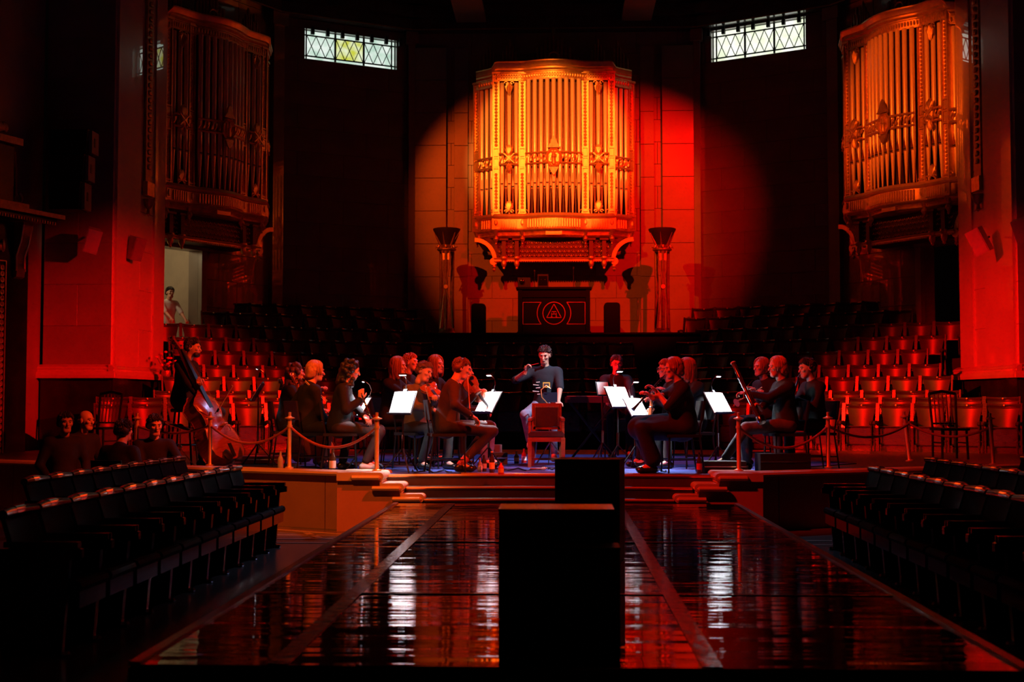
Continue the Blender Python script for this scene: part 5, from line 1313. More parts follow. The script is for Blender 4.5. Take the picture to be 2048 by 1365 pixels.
    if legs:
        tr_ = Field(); tr_.ell(pel+Vector((0, 0, -.02)), (.185*q, .140*q, .115), None, .05)
        if skirt:
            tr_.cone(pel, (kn[0]+kn[1])/2, .15*q, .12*q, .06); tr_.cone(kn[0], an[0]+Vector((0, .02, .08)), .085, .10, .05); tr_.cone(kn[1], an[1]+Vector((0, .02, .08)), .085, .10, .05)
        for h_, k_, a_ in zip(hips, kn, an): tr_.cone(h_, k_, .092*q, .066, .05); tr_.cone(k_, a_.lerp(k_, .25 if socks else .08), .064, .055, .03)
        np_obj('trousers', [tr_.mesh(.016)], trousers, r)
        for a_, k_ in zip(an, kn):
            dn = Vector((a_.x-kn[0].x if False else 0, -1, 0)); t_ = a_+dn*.13+Vector((0, 0, -.055)) if a_.z > .05 else a_+dn*.13
            s_ = Field(); s_.cone(a_+Vector((0, .035, -.045)), t_+Vector((0, 0, .0)), .042, .036, .03); s_.cone(t_, t_+dn*.03, .036, .028, .02); s_.cone(a_, a_+Vector((0, 0, -.03)), .040, .045, .02)
            np_obj('shoe', [s_.mesh(.012)], shoes, r)
            if socks:
                k2 = a_.lerp(k_, .34); so = np_obj('sock', [Field().cone(a_, k2, .043, .052).mesh(.012)], socks, r); sb = MB()
                for j in range(7):
                    for i in range(9):
                        t = 2*PI*(i+.5*(j % 2))/9; c_ = a_.lerp(k2, (j+.3)/7); rr = .043+.009*(j+.3)/7; sb.ball(c_+Vector((rr*math.cos(t), rr*math.sin(t), 0)), .006, 5, 4)
                tag(sb.build('sock_spots', 'white_spot', so), kind='stuff')
    # --- hair
    hr = Field(); step = .0085
    if hair != 'bald':
        v = {'curly': .006}.get(hair, -.004)
        hr.ell(H(0, .022, .048), (.086+v, .104+v, .088+v), Rh, .02)
        hr.cone(H(-.05, .06, -.01), H(.05, .06, -.01), .05, .05, .03)
        if hair in ('bob', 'long'):
            dn = -.07 if hair == 'bob' else -.20
            for s_ in (-1, 1): hr.cone(H(s_*.066, .03, .02), H(s_*.072, .035, dn*.9), .030, .022, .03)
            for x in (-.04, 0, .04): hr.cone(H(x, .075, .02), H(x*1.3, .085, dn), .045, .036, .03)
        if hair == 'curly':
            rnd = random.Random(3)
            for i in range(60):
                a = rnd.uniform(0, 2*PI); z = rnd.uniform(-.20, .12); rr = .105 if z > -.05 else .10
                x, y = rr*math.cos(a), .02+rr*math.sin(a)
                if y < -.055: continue
                if z > .05: x *= .75; y *= .75
                hr.ell(H(x, y, z), (.032, .032, .032), None, .008)
            hr.cone(H(0, .07, 0), H(0, .08, -.18), .07, .07, .03)
        if hair == 'tied': hr.ell(H(0, .115, .02), (.045, .04, .045), Rh, .02)
        hr.cutell(H(0, -.088, -.035), (.078, .070, .095), Rh, .012)
        ho = np_obj('hair', [hr.mesh(step)], hairm, body)
        if hair != 'curly': tag(strands(H, hair, int(abs(loc[0]*1000))).build('hair_strands', hairm, body, smooth=60), kind='stuff')
    else:
        hr.ell(H(0, .045, -.005), (.084, .075, .045), Rh, .02); hr.cutell(H(0, -.05, .0), (.075, .09, .10), Rh, .01); np_obj('hair', [hr.mesh(step)], 'hair_grey', body)
    if beard:
        bd = Field().cone(H(-.035, -.066, -.09), H(.035, -.066, -.09), .030, .030).ell(H(0, -.06, -.085), (.056, .042, .035), Rh); bd.cutell(H(0, -.105, -.055), (.03, .02, .012), Rh, .006); np_obj('beard', [bd.mesh(.009)], hairm, body)
    if glasses:
        g = MB()
        for s_ in (-1, 1):
            g.tube([H(s_*(.033)+.024*math.cos(a), -.112, .004+.018*math.sin(a)) for a in [2*PI*k/12 for k in range(13)]], .003, 5); g.tube([H(s_*.056, -.110, .008), H(s_*.080, .01, .008)], .0025, 5)
        g.tube([H(-.01, -.113, .006), H(.01, -.113, .006)], .003, 5); g.build('glasses', 'black', r)
    I = r.matrix_basis.copy(); Mw = Matrix.Translation((loc[0], loc[1], floor)) @ Matrix.Rotation(rz_, 4, 'Z') @ Matrix.Scale(sc, 4)
    return {'M': Mw, 'lh': Mw @ lh, 'rh': Mw @ rh, 'head': Mw @ hc, 'Rh': Mw.to_3x3() @ Rh, 'r': r, 'LE': Mw @ LE, 'RE': Mw @ RE, 'nb': Mw @ nb}
def strands(H, kind, seed):
    rnd = random.Random(seed); b = MB(); c = (0, .016, .040); R = (.087, .103, .093)
    def P(t, ph, k=1.0): return (c[0]+R[0]*k*math.sin(ph)*math.cos(t), c[1]+R[1]*k*math.sin(ph)*math.sin(t), c[2]+R[2]*k*math.cos(ph))
    if kind in ('bob', 'long'):
        n = 84; drop = .085 if kind == 'bob' else .21
        for i in range(n):
            t = 2*PI*i/n+rnd.uniform(-.03, .03); f = abs((t+PI/2+PI) % (2*PI)-PI)        # angle away from the face
            k = 1.0+rnd.uniform(0, .07); pts = [P(t, .12, k*.98), P(t, .5, k), P(t, .95, k)]
            if f < .75:
                t2 = t+(.55 if (t+PI/2+PI) % (2*PI)-PI > 0 else -.55); pts = [P(t, .15, k), P((t+t2)/2, .55, k), P(t2, .95, k*1.02), P(t2+(.25 if t2 > t else -.25), 1.35, k*1.03)]
                x, y, z = pts[-1]; pts += [(x*1.02, y+.01, z-.06), (x*1.0, y+.015, z-drop*.8)]
            else:
                pts += [P(t, 1.4, k*1.02)]; x, y, z = pts[-1]; q = 1+rnd.uniform(-.05, .10); e = rnd.uniform(-.015, .02)
                pts += [(x*1.02, y*1.01, z-.05), (x*q, y*q, z-drop*.6), (x*q*.93, y*q*.95, z-drop-e)]
            m = len(pts); b.tube([H(*p) for p in pts], [.013, .015, .015, .014, .013, .011, .006][:m-1]+[.005], 5)
    else:
        for i in range(230):
            t = rnd.uniform(0, 2*PI); f = abs((t+PI/2+PI) % (2*PI)-PI)
            lim = 1.05 if f < .9 else (1.25 if f < 1.35 else 1.95); ph = lim*math.sqrt(rnd.random())
            p0 = P(t, ph, .97); L = .026*rnd.uniform(.7, 1.3); dx, dy = rnd.uniform(-.4, .4), -.2 if ph < .7 else .5
            q = P(t, ph+.16, 1.06+rnd.uniform(0, .05)); q2 = P(t+.1*dx, ph+.34, 1.03)
            b.tube([H(*p0), H(*q), H(*q2)], [.010, .010, .003], 4)
    return b
# ------------------------------------------------------------------ string family and winds
def frame(O, a, n):
    a = Vector(a).normalized(); n = Vector(n); n = (n-a*n.dot(a)).normalized(); y = n.cross(a)
    return Matrix.Translation(O) @ Matrix((a, y, n)).transposed().to_4x4()
def outline(L, lo, wa, up, slope=0.0):
    P = [(0, 0), (.02, .6*lo), (.08, .9*lo), (.20, lo), (.33, .93*lo), (.43, .80*lo+.0), (.455, .86*lo), (.47, .78*lo), (.50, wa*1.05), (.58, wa), (.66, wa*1.03), (.70, up*.86), (.715, up*.92), (.74, up*.93), (.80, up), (.88, up*(.96-slope*.25)), (.95, up*(.72-slope*.4)), (.985, up*(.42-slope*.2)), (1.0, up*.12)]
    h = [(x*L, y) for x, y in P]
    return h+[(x, -y) for x, y in h[::-1][:-1]]
def string_instrument(name, label, cat, O, a, n, L, bass=False, group=None, wood='violin_wood', endpin=0):
    """origin at the tail, local x up the neck, local z out of the belly"""
    r = thing(name, label, cat, (0, 0, 0), 0, group); r.matrix_world = frame(O, a, n); k = L/.356
    rib = .034*k if not bass else .19; lo, wa, up = (.104*k, .056*k, .084*k) if not bass else (.33, .19, .26)
    ol = outline(L, lo, wa, up, 1.0 if bass else 0)
    MB().prism(ol, -rib, 0).build('ribs', wood, r)
    bl = MB(); rings = [(1.0, 0), (1.03, .003*k), (.96, .008*k), (.7, .016*k), (.35, .021*k)]; V = []; F = []; m = len(ol); cx = L*.45
    for s_, z in rings: V += [((x-cx)*s_*(1 if s_ >= .96 else 1)+cx, y*s_, z) for x, y in ol]
    for i in range(len(rings)-1):
        for j in range(m): F.append((i*m+j, i*m+(j+1) % m, (i+1)*m+(j+1) % m, (i+1)*m+j))
    F.append(tuple(range((len(rings)-1)*m, len(rings)*m))); bl.add(V, F).build('belly', wood, r, smooth=60)
    bk = MB(); V = [(x, y, -rib-z) for s_, z in rings for x, y in [((x-cx)*s_+cx, y*s_) for x, y in ol]]; bk.add(V, [f[::-1] for f in F]).build('back', wood, r, smooth=60)
    e = MB(); e.tube([(x, y*1.01, .002*k) for x, y in ol]+[(ol[0][0], ol[0][1], .002*k)], .0028*k**.8, 5); e.build('purfling_edge', 'violin_edge', r)
    nl = L*.37 if not bass else .62; bh = .032*k if not bass else .15
    sc_ = Vector((L+nl, 0, .006*k))
    MB().bar((L*.93, 0, -.006*k), (L+nl, 0, .004*k), .024*k**.75, .018*k**.8).build('neck', wood, r)
    MB().prism([(L*.64, -.019*k**.75), (L+nl, -.012*k**.75), (L+nl, .012*k**.75), (L*.64, .019*k**.75)], .014*k**.9, .021*k**.9).build('fingerboard', 'ebony', r, smooth=0)
    h_ = MB(); pb = .075*k if not bass else .2; h_.bar(sc_, sc_+Vector((pb, 0, -.012*k)), .02*k**.75, .022*k**.75)
    c0 = sc_+Vector((pb+.012*k**.8, 0, -.018*k**.9)); q = k**.8
    h_.tube([(c0.x+(.020-.0026*t)*q*math.cos(PI*.5+t*.75), 0, c0.z+(.020-.0026*t)*q*math.sin(PI*.5+t*.75)) for t in range(8)], [.009*q]*4+[.008*q, .007*q, .006*q, .006*q], 7); h_.build('scroll', wood, r)
    for i, s_ in enumerate((1, -1, 1, -1)): MB().tube([sc_+Vector((pb*(.2+.2*i), -s_*.012*q, -.004*k)), sc_+Vector((pb*(.2+.2*i), s_*.034*q, -.004*k))], [.0035*q, .006*q], 6).build('peg', 'ebony', r)
    MB().prism([(-.022*q, 0), (.022*q, 0), (.02*q, bh*.6), (.014*q, bh), (-.014*q, bh), (-.02*q, bh*.6)], L*.44-.003*q, L*.44+.003*q, axis='x').build('bridge', 'violin_edge', r, smooth=0)
    MB().prism([(.01, -.010*q), (L*.30, -.022*q), (L*.31, 0), (L*.30, .022*q), (.01, .010*q)], .014*k**.8, .022*k**.8).build('tailpiece', 'ebony', r, smooth=0)
    for i in range(4):
        y = (-.009+.006*i)*q; MB().tube([(L*.30, y*1.5, .024*k**.8), (L*.44, y*1.3, bh+.001), (L+nl, y*.8, .023*k**.9)], .0009*q if not bass else .0022, 4).build('string', 'string_metal', r)
    for s_ in (-1, 1):
        f_ = MB(); f_.tube([(L*(.36+.14*t), s_*(.040+.012*math.sin(t*5))*k if not bass else s_*(.13+.035*math.sin(t*5)), .0195*k*(1-.2*t)+.0) for t in [j/8 for j in range(9)]], .0022*k**.8, 4); f_.build('sound_hole', 'ebony', r)
    if endpin: MB().tube([(-endpin, 0, -rib*.4), (0, 0, -rib*.4)], .006, 6).build('endpin', 'chrome', r)
    else: MB().ball((.03, .05*k, .02*k), (.03*k, .03*k, .008*k), 8, 5).build('chin_rest', 'ebony', r)
    return r
def bow(p0, p1, label, group='bows'):
    p0 = Vector(p0); p1 = Vector(p1); r = thing('instrument_bow', label, 'bow', p0, 0, group); d = p1-p0; L = d.length; u = d.normalized(); s_ = u.orthogonal().normalized(); s_ = Vector((0, 0, -1)); s_ = (s_-u*s_.dot(u)).normalized()
    MB().tube([u*(L*t/8)+s_*.012*math.sin(PI*t/8) for t in range(9)], [.0055-.0002*t for t in range(9)], 6).build('stick', 'bow_wood', r)
    MB().bar(u*.05+s_*.022, u*(L-.01)+s_*.022, .008, .002).build('bow_hair', 'horsehair', r, smooth=0)
    MB().bar(u*.04+s_*.012, u*.09+s_*.012, .014, .024).build('frog', 'ebony', r, smooth=0); MB().bar(u*(L-.012)+s_*.0, u*(L-.006)+s_*.024, .009).build('tip', 'horsehair', r, smooth=0)
def wind(name, label, cat, p0, p1, r0, r1, bell, m='ebony', keys=9, group='woodwinds', keym='chrome'):
    """mouthpiece end p0 to bell end p1"""
    p0 = Vector(p0); p1 = Vector(p1); d = p1-p0; L = d.length; r = thing(name, label, cat, p0, 0, group); u = d.normalized(); M = u.to_track_quat('Z', 'Y').to_matrix()
    MB().lathe([(r0*.3, 0), (r0*.6, L*.05), (r0, L*.10), (r0*1.15, L*.11), (r0, L*.12), (r0*1.05, L*.45), (r1*1.25, L*.46), (r1, L*.48), (r1, L*.84), (r1*1.3, L*.85), (r1*1.1, L*.88), (bell*.8, L*.97), (bell, L), (bell*.85, L)], (0, 0, 0), 12, M).build('body', m, r, smooth=40)
    for i in range(keys):
        t = .16+.62*i/max(1, keys-1); a = M @ Vector((0, -r1*1.2, L*t)); MB().ball(a, (.009, .009, .006), 6, 4).build('key', keym, r)
    MB().tube([M @ Vector((r1*1.25, 0, L*.18)), M @ Vector((r1*1.25, 0, L*.80))], .0025, 5).build('key_rod', keym, r)
    for t in (.11, .46, .85): MB().lathe([(r1*1.22, -.006), (r1*1.3, 0), (r1*1.22, .006)], M @ Vector((0, 0, L*t)), 12, M).build('ring', keym, r)
    return r
# ================================================================== the orchestra
R90 = PI/2
def chair_for(pn, label, sh=.45):
    M = pn['M']; orch_chair(M @ Vector((0, .05, 0)), math.atan2(M[1][0], M[0][0]), label, sh)
def at(px, Y): return (wx(px, Y), Y)
def wloc(pn, px, py, Y):     # a photo point brought into the figure's own frame
    return tuple(pn_inv(pn) @ W(px, py, Y))
def Minv(loc, rz_, floor=S+.012, sc=1.0): return (Matrix.Translation((loc[0], loc[1], floor)) @ Matrix.Rotation(rz_, 4, 'Z') @ Matrix.Scale(sc, 4)).inverted()
# --- double bassist on a high stool, facing right
L0 = at(368, 17.35); z0 = math.radians(78); Mi = Minv(L0, z0)
lh = Mi @ W(398, 762, 17.0); rh = Mi @ W(424, 836, 16.95)
pb = person('man in dark clothes perched on a stool playing the double bass', L0, z0, 'short', 'hair_dark', seat=.80, lean=.10, head=(.15, .12, 0), lhand=lh, rhand=rh, lelb=(1, .3, -.5), relb=(-.8, .5, -.6),
            beard=True, sleeve=.9, knees=[(.18, -.40, .72), (-.16, -.36, .62)], ankles=[(.18, -.30, .32), (-.14, -.30, .09)], trousers='cloth_black', curl=.9)
stool = thing('bar_stool', 'dark stool under the double bassist', 'stool', (*at(362, 17.42), S+.012)); MB().lathe([(.0, .0), (.17, .0), (.18, .03), (.17, .05), (0, .055)], (0, 0, .72), 16).build('seat', 'black', stool)
for k in range(4):
    a = PI/4+k*R90; MB().tube([(.22*math.cos(a), .22*math.sin(a), 0), (.13*math.cos(a), .13*math.sin(a), .73)], .014, 6).build('leg', 'black', stool)
MB().tube([(.18*math.cos(a), .18*math.sin(a), .28) for a in [2*PI*k/12 for k in range(13)]], .009, 6).build('foot_ring', 'black', stool)
tail = W(466, 917, 16.85); head_ = W(384, 752, 17.05)
string_instrument('double_bass', 'double bass leaning back against the bassist', 'double bass', tail, (head_-tail), (.92, -.40, .25), 1.02, True, wood='bass_wood', endpin=.0)
bow(W(430, 828, 16.72), W(464, 770, 16.6), 'bow in the hand of the double bassist')
# --- cellists with their backs to us
def cello(px, py, Y, sx, sy, label, n=(.6, .9, .2)):
    sc_ = W(sx, sy, Y+.1); tl = W(px, py, Y+.35)
    d = (sc_-tl).normalized(); string_instrument('cello', label, 'cello', sc_-d*1.18, d, n, .755, group='cellos', endpin=.18)
L1 = at(622, 16.6); z1 = math.radians(125); Mi = Minv(L1, z1)
p1 = person('blonde cellist in black seen from behind', L1, z1, 'bob', 'hair_blonde', seat=.46, lean=.05, lhand=Mi @ W(600, 790, 17.0), rhand=Mi @ W(655, 842, 16.7), sleeve=.95, knees=[(.30, -.38, .50), (-.30, -.38, .50)], ankles=[(.28, -.30, .09), (-.28, -.30, .09)], head=(-.2, .1, 0))
chair_for(p1, 'black chair under the blonde cellist'); cello(640, 890, 16.9, 586, 752, 'cello whose scroll rises left of the blonde cellist')
bow(W(602, 752, 16.5), W(655, 802, 16.4), 'bow held across the blonde cellist')
L2 = at(582, 17.5); z2 = math.radians(110)
p2 = person('brown-haired cellist half hidden behind the blonde one', L2, z2, 'curly', 'hair_brown', seat=.46, lean=.05, sleeve=.95, knees=[(.30, -.38, .50), (-.30, -.38, .50)], lhand=(.10, -.35, 1.0), rhand=(-.25, -.35, .75))
chair_for(p2, 'black chair under the brown-haired cellist'); cello(600, 880, 17.7, 563, 763, 'cello whose scroll is furthest left')
# --- curly-haired player
L3 = at(688, 16.35); z3 = math.radians(98); Mi = Minv(L3, z3)
p3 = person('player with long dark curly hair seen from behind', L3, z3, 'curly', 'hair_dark', seat=.47, lean=.10, shirt='cloth_black', trousers='cloth_brown', lhand=Mi @ W(733, 838, 16.2), rhand=Mi @ W(722, 800, 16.2), rh_d=(0, 0, 1), shoes='shoe_white', head=(0, .25, 0), sleeve=.95, knees=[(.14, -.44, .50), (-.16, -.44, .48)], ankles=[(.14, -.30, .09), (-.14, -.26, .09)])
chair_for(p3, 'black chair under the curly-haired player')
wind('oboe', 'small dark oboe held by the curly-haired player', 'oboe', W(722, 786, 16.15), W(742, 838, 16.05), .010, .011, .022, 'ebony', 7)
# --- violins
L4 = at(838, 16.7); z4 = math.radians(48); Mi = Minv(L4, z4)
p4 = person('violinist in a grey jacket facing right behind the stand', L4, z4, 'short', 'hair_brown', shirt='cloth_grey', seat=.46, lean=.12, head=(.25, .28, .2), lhand=Mi @ W(868, 795, 16.35), rhand=Mi @ W(866, 820, 16.3), sleeve=.95, relb=(-.8, .2, -.8), ankles=[(.14, -.38, .09), (-.14, -.20, .09)])
chair_for(p4, 'black chair under the violinist in grey')
def violin(pn, px, py, Y, label, n):
    ch = pn['head']; sc_ = W(px, py, Y); 
    return sc_
v0 = p4['head']+Vector((.03, -.06, -.155)); v1 = W(872, 792, 16.3); string_instrument('violin', 'violin under the chin of the violinist in grey', 'violin', v0, v1-v0, (-.2, -.5, .8), .356, group='violins')
bow(W(866, 820, 16.25), W(853, 772, 16.2), 'bow of the violinist in grey')
L5 = at(901, 15.85); z5 = math.radians(104); Mi = Minv(L5, z5)
p5_ = person('short-haired violinist in dark brown with spotted red socks', L5, z5, 'short', 'hair_brown', shirt='cloth_brown', trousers='cloth_brown', seat=.48, lean=.16, head=(.0, .30, .1), head_fwd=.05, lhand=Mi @ W(950, 790, 16.05), rhand=Mi @ W(942, 832, 15.6), relb=(-.9, .3, -.7), lelb=(.3, -.2, -1),
             knees=[(.10, -.50, .56), (-.12, -.50, .50)], ankles=[(.12, -.16, .10), (-.12, -.10, .10)], sleeve=.97, socks='sock_red')
chair_for(p5_, 'black chair under the violinist with spotted socks', .46)
v0 = p5_['head']+Vector((.06, .10, -.12)); v1 = W(957, 789, 16.1); vi = string_instrument('violin', 'violin under the chin of the front violinist', 'violin', v0, v1-v0, (-.15, -.8, .6), .356, group='violins')
bow(W(941, 832, 15.55), W(936, 752, 15.7), 'bow rising beside the front violinist')
# spots of his socks
sp = thing('sock_spots', 'x', 'x') if False else None
L6 = at(918, 17.2); p6_ = person('violinist in jeans hidden behind the front violinist', L6, math.radians(80), 'bob', 'hair_brown', trousers='cloth_jeans', seat=.47, lean=.1, lhand=(.12, -.30, .78), rhand=(-.12, -.32, .74)); chair_for(p6_, 'black chair under the violinist in jeans')
L7 = at(789, 18.0); p7_ = person('player with long red hair behind the left stand', L7, math.radians(75), 'long', 'hair_red', seat=.56, lean=.06, lhand=(.15, -.45, 1.0), rhand=(-.2, -.45, .85)); chair_for(p7_, 'black chair under the long red-haired player', .5)
L8 = at(815, 18.8); p8_ = person('player with a red crop of hair furthest back on the left', L8, math.radians(70), 'short', 'hair_red', seat=.64, lean=.05, lhand=(.15, -.45, 1.05), rhand=(-.2, -.45, .9)); chair_for(p8_, 'black chair under the furthest left player', .56)
L9 = at(866, 18.0); p9_ = person('long-haired player behind the violinist in grey', L9, math.radians(60), 'long', 'hair_red', seat=.58, lean=.06, lhand=(.15, -.45, 1.0), rhand=(-.2, -.45, .85)); chair_for(p9_, 'black chair behind the violinist in grey', .52)
# --- conductor
LC_ = at(1090, 18.55); Mi = Minv(LC_, -.05)
pc_ = person('conductor in a dark printed T-shirt raising a baton', LC_, -.05, 'short', 'hair_dark', shirt='cloth_navy', trousers='cloth_jeans', seat=.74, lean=.08, head=(-.12, .32, .05), sleeve=.42, rhand=Mi @ W(1051, 744, 18.3), lhand=Mi @ W(1117, 805, 18.2), relb=(-1, .2, -.6), lelb=(1, .4, -.3),
             rh_d=(.3, -.2, .9), rh_n=(.8, -.5, 0), curl=1.0, knees=[(.13, -.42, .70), (-.26, -.38, .68)], ankles=[(.14, -.26, .12), (-.2, -.2, .3)], shoes='shoe_white')
st2 = thing('bar_stool', 'stool under the conductor', 'stool', (LC_[0], LC_[1]+.08, S+.012)); MB().lathe([(.0, .0), (.17, .0), (.18, .03), (.17, .05), (0, .055)], (0, 0, .66), 16).build('seat', 'black', st2)
for k in range(4):
    a = PI/4+k*R90; MB().tube([(.22*math.cos(a), .22*math.sin(a), 0), (.13*math.cos(a), .13*math.sin(a), .67)], .014, 6).build('leg', 'chrome', st2)
bt = thing('baton', 'short baton in the raised hand of the conductor', 'baton', pc_['rh']+Vector((.02, -.04, .08)))
MB().tube([(-.03, 0, -.01), (.03, -.01, .005)], [.012, .008], 8).build('grip', 'mahogany', bt); MB().tube([(.03, -.01, .005), (.17, -.05, .035)], [.005, .003], 6).build('shaft', 'cap_red', bt)
# shirt print: a small amber badge and pale streaks
MB().box((.03, -.145, 1.10), (.10, .012, .075)).build('shirt_badge', 'yellow_tape', pc_['r'], smooth=0); MB().box((.03, -.153, 1.10), (.075, .006, .045)).build('badge_centre', 'ink', pc_['r'], smooth=0)
for k, (x, z, w_) in enumerate(((-.09, 1.14, .05), (-.12, 1.10, .08), (-.09, 1.06, .06), (-.12, 1.01, .09), (-.08, .97, .04))): MB().box((x, -.148, z), (w_, .012, .010), Matrix.Rotation(.2*(k % 2)-.1, 3, 'Y')).build('shirt_print', 'cloth_white', pc_['r'], smooth=0)
# his tablet stand
a = W(1101, 795, 17.9); ts = thing('tablet_stand', 'black tablet on a slim stand in front of the conductor', 'stand', (a.x, 17.95, S+.012)); zt = a.z-S-.012
MB().box((0, 0, zt), (.19, .012, .14), Matrix.Rotation(-.35, 3, 'X')).build('tablet', 'tablet', ts, smooth=0); MB().tube([(0, .02, .05), (0, .01, zt)], .009, 6).build('pole', 'chrome', ts)
for k in range(3):
    t = 2*PI*k/3+.4; MB().bar((0, .02, .32), (.24*math.cos(t), .02+.24*math.sin(t), .01), .014).build('leg', 'chrome', ts, smooth=0)
MB().tube([(-.03, -.02, zt-.1), (-.12, -.06, zt), (-.13, -.06, zt+.10), (-.06, -.05, zt+.16), (0, -.04, zt+.12)], .007, 6).build('lamp_arm', 'brass', ts)
# --- keyboard player at the back
LK = at(1232, 20.2); pk = person('keyboard player with glasses at the back of the stage', LK, .1, 'short', 'hair_dark', seat=.66, lean=.06, glasses=True, head=(0, .15, 0), lhand=(.2, -.45, .86), rhand=(-.2, -.45, .86), rh_d=(0, -1, -.1), lh_d=(0, -1, -.1)); chair_for(pk, 'black chair under the keyboard player', .58)
# --- winds on the right, facing left
LW = at(1338, 17.3); zw = -math.radians(80); Mi = Minv(LW, zw)
pw = person('man with glasses playing a long dark red bass clarinet', LW, zw, 'short', 'hair_red', seat=.50, lean=.05, glasses=True, head=(.0, .05, 0), lhand=Mi @ W(1302, 800, 17.0), rhand=Mi @ W(1300, 825, 17.0)); chair_for(pw, 'black chair under the bass clarinettist')
bc = wind('bass_clarinet', 'dark red bass clarinet held upright by the man with glasses', 'clarinet', W(1306, 775, 16.95), W(1297, 862, 16.9), .022, .026, .03, 'bass_wood', 12); 
LO = at(1352, 15.9); zo = -math.radians(82); Mi = Minv(LO, zo)
p10 = person('brown-haired woman in black playing a slender oboe', LO, zo, 'bob', 'hair_red', seat=.47, lean=.04, sleeve=.42, plump=1.22, head=(.05, .12, 0), lhand=Mi @ W(1312, 783, 15.8), rhand=Mi @ W(1299, 797, 15.65), lelb=(.5, .2, -1), relb=(-.3, .3, -1), skirt=True, knees=[(.14, -.46, .54), (-.16, -.46, .54)], ankles=[(.12, -.34, .09), (-.12, -.30, .09)], rh_d=(0, -.7, .7), lh_d=(.1, -.7, .7))
chair_for(p10, 'black chair under the oboist'); hp = p10['head']+p10['Rh'] @ Vector((0, -.11, -.06))
wind('oboe', 'black oboe slanting down from the mouth of the woman in black', 'oboe', hp, W(1266, 820, 15.65), .011, .013, .027, 'ebony', 10)
LP = at(1378, 17.0); p11 = person('woman with long red hair hidden behind the oboist', LP, -math.radians(70), 'long', 'hair_red', seat=.50, lean=.05, lhand=(.15, -.4, 1.0), rhand=(-.2, -.4, .9)); chair_for(p11, 'black chair behind the oboist')
LB_ = at(1557, 16.45); zb_ = -math.radians(78); Mi = Minv(LB_, zb_)
p12 = person('blonde bassoonist in a black top facing left', LB_, zb_, 'bob', 'hair_blonde', seat=.50, lean=.04, head=(.05, .05, 0), lhand=Mi @ W(1497, 788, 16.35), rhand=Mi @ W(1510, 830, 16.15), sleeve=.9, trousers='cloth_grey', knees=[(.12, -.50, .54), (-.14, -.44, .50)], ankles=[(.10, -.78, .14), (-.14, -.40, .09)], lelb=(.4, .1, -1), relb=(-.5, .6, -.8), rh_d=(.3, -.6, .5))
chair_for(p12, 'black chair under the bassoonist')
# bassoon: two joints side by side, flared white-ringed bell, curved crook
t0 = W(1466, 726, 16.5); t1 = W(1520, 842, 16.1); bs = thing('bassoon', 'tall dark bassoon with a pale bell ring rising over its player', 'bassoon', t1); d = t0-t1; Lb = d.length; u = d.normalized(); Mq = u.to_track_quat('Z', 'Y').to_matrix()
MB().lathe([(.022, 0), (.030, .02), (.031, .40), (.026, .42), (.025, Lb*.72), (.031, Lb*.73), (.030, Lb*.78), (.026, Lb*.86), (.030, Lb*.97), (.033, Lb)], (0, 0, 0), 14, Mq).build('long_joint', 'bassoon_wood', bs)
MB().lathe([(.033, 0), (.037, .008), (.033, .016), (.022, .016)], u*(Lb-.012), 14, Mq).build('bell_ring', 'violin_edge', bs)
off = Mq @ Vector((.045, 0, 0)); off = off if off.x > 0 else -off
MB().lathe([(.020, 0), (.021, Lb*.5), (.016, Lb*.52)], off, 12, Mq).build('wing_joint', 'bassoon_wood', bs)
MB().lathe([(.05, -.03), (.056, -.02), (.056, .05), (.05, .06)], off*.5, 14, Mq).build('boot_cap', 'chrome', bs)
for k in range(10): MB().ball(Mq @ Vector((0, -.034, .1+Lb*.07*k)), (.010, .010, .008), 6, 4).build('key', 'chrome', bs)
MB().tube([Mq @ Vector((.0, -.036, .08)), Mq @ Vector((.0, -.036, Lb*.75))], .004, 5).build('key_rod', 'chrome', bs)
mth = p12['head']+p12['Rh'] @ Vector((0, -.12, -.06))-t1
cr0 = off+u*(Lb*.52); MB().tube([cr0, cr0+u*.05, (cr0+u*.09).lerp(mth, .25), cr0.lerp(mth, .6)+u*.06, mth], .005, 6).build('crook', 'chrome', bs)
LH = at(1524, 18.0); zh = -math.radians(60); Mi = Minv(LH, zh); p13 = person('player lifting a trumpet behind the bassoonist', LH, zh, 'bob', 'hair_red', seat=.54, lean=.04, lhand=Mi @ W(1513, 783, 17.7), rhand=Mi @ W(1522, 785, 17.7)); chair_for(p13, 'black chair behind the bassoonist', .48)
tp = thing('trumpet', 'brass trumpet held up behind the bassoonist', 'trumpet', W(1520, 778, 17.65)); d = W(1490, 796, 17.5)-W(1520, 778, 17.65)
u = d.normalized(); Mq = u.to_track_quat('Z', 'Y').to_matrix()
MB().lathe([(.010, -.04), (.006, 0), (.006, .26), (.012, .36), (.03, .43), (.058, .46)], (0, 0, 0), 12, Mq).build('bell', 'brass', tp); MB().tube([Mq @ Vector((0, .05, .08)), Mq @ Vector((0, .05, .30)), Mq @ Vector((0, .0, .32))], .006, 6).build('tubing', 'brass', tp)
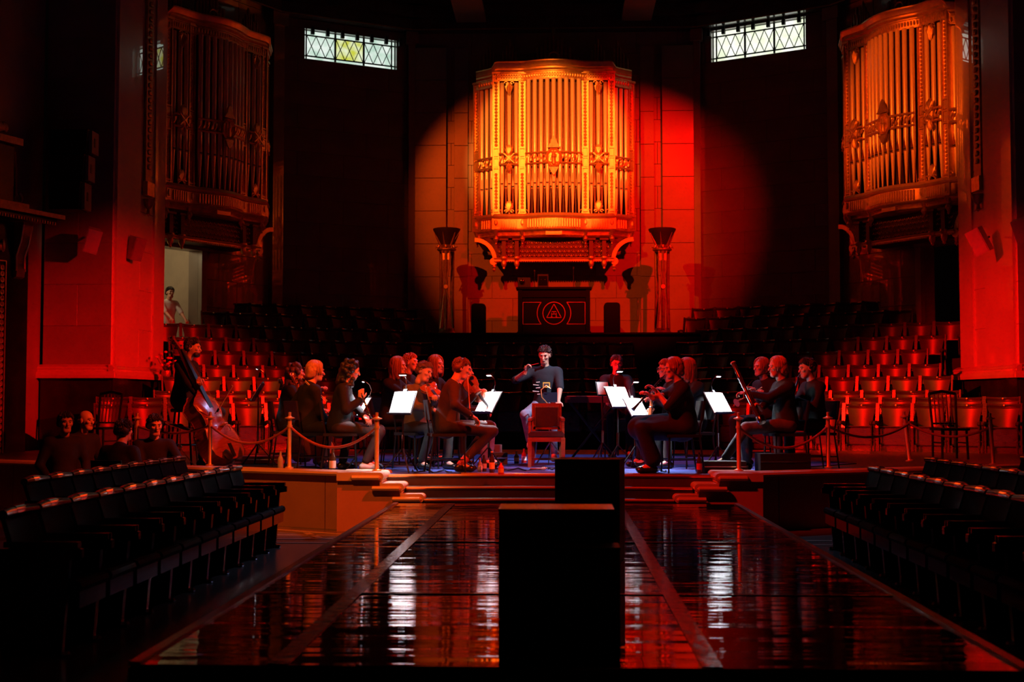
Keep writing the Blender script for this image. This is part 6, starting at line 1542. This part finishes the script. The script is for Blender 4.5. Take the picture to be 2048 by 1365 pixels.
for k in range(3): MB().tube([Mq @ Vector((0, -.04, .15+.03*k)), Mq @ Vector((0, .07, .15+.03*k))], .011, 8).build('valve', 'brass', tp)
LQ = at(1616, 16.9); zq = -math.radians(72); Mi = Minv(LQ, zq)
p14 = person('dark-haired clarinettist in black furthest right', LQ, zq, 'tied', 'hair_dark', seat=.50, lean=.05, head=(.0, .15, 0), lhand=Mi @ W(1590, 800, 16.7), rhand=Mi @ W(1583, 812, 16.6), sleeve=.95); chair_for(p14, 'black chair under the dark-haired clarinettist')
hp = p14['head']+p14['Rh'] @ Vector((0, -.11, -.06)); wind('clarinet', 'black clarinet held by the dark-haired player furthest right', 'clarinet', hp, W(1578, 815, 16.5), .012, .014, .028, 'ebony', 10)
# --- listeners at the left, below the stage
pA = person('woman in a dark cardigan sitting below the bassist', at(302, 15.6), .35, 'tied', 'hair_dark', seat=.42, lean=.12, head=(.2, .15, 0), floor=0.0, lhand=(.12, -.32, .72), rhand=(-.05, -.34, .70), lelb=(1, .2, -.5), sleeve=.9)
pB = person('balding man in a dark jacket at far left looking towards the stage', at(158, 16.5), .95, 'bald', 'hair_grey', seat=.46, lean=.05, head=(.2, .05, 0), floor=0.0)
pC = person('dark-coated listener seen from behind beside the woman', at(236, 15.0), math.radians(165), 'short', 'hair_dark', shirt='cloth_black', seat=.36, lean=.05, floor=0.0, plump=1.15)
pD = person('listener in shadow left of the balding man', at(118, 15.9), .6, 'short', 'hair_dark', seat=.44, floor=0.0)
for pn, lb in ((pA, 'dark chair under the listening woman'), (pB, 'dark chair under the balding man'), (pC, 'dark chair under the dark-coated listener'), (pD, 'dark chair under the listener in shadow')): chair_for(pn, lb, .40)
# --- someone in a white shirt standing in the lit doorway
pz = W(318, 620, 28.0); dloc = Matrix.Translation((-SLX, SLY, 0)) @ Matrix.Rotation(rz, 4, 'Z') @ Vector((2.22, .70, 0))
pE = person('person in a white shirt in the lit doorway at left', (dloc.x, dloc.y), .7, 'short', 'hair_dark', shirt='cloth_white', seat=.80, stand=True, floor=2.41, sleeve=.45, rhand=(-.1, -.38, .98), lhand=(.25, -.38, .95))
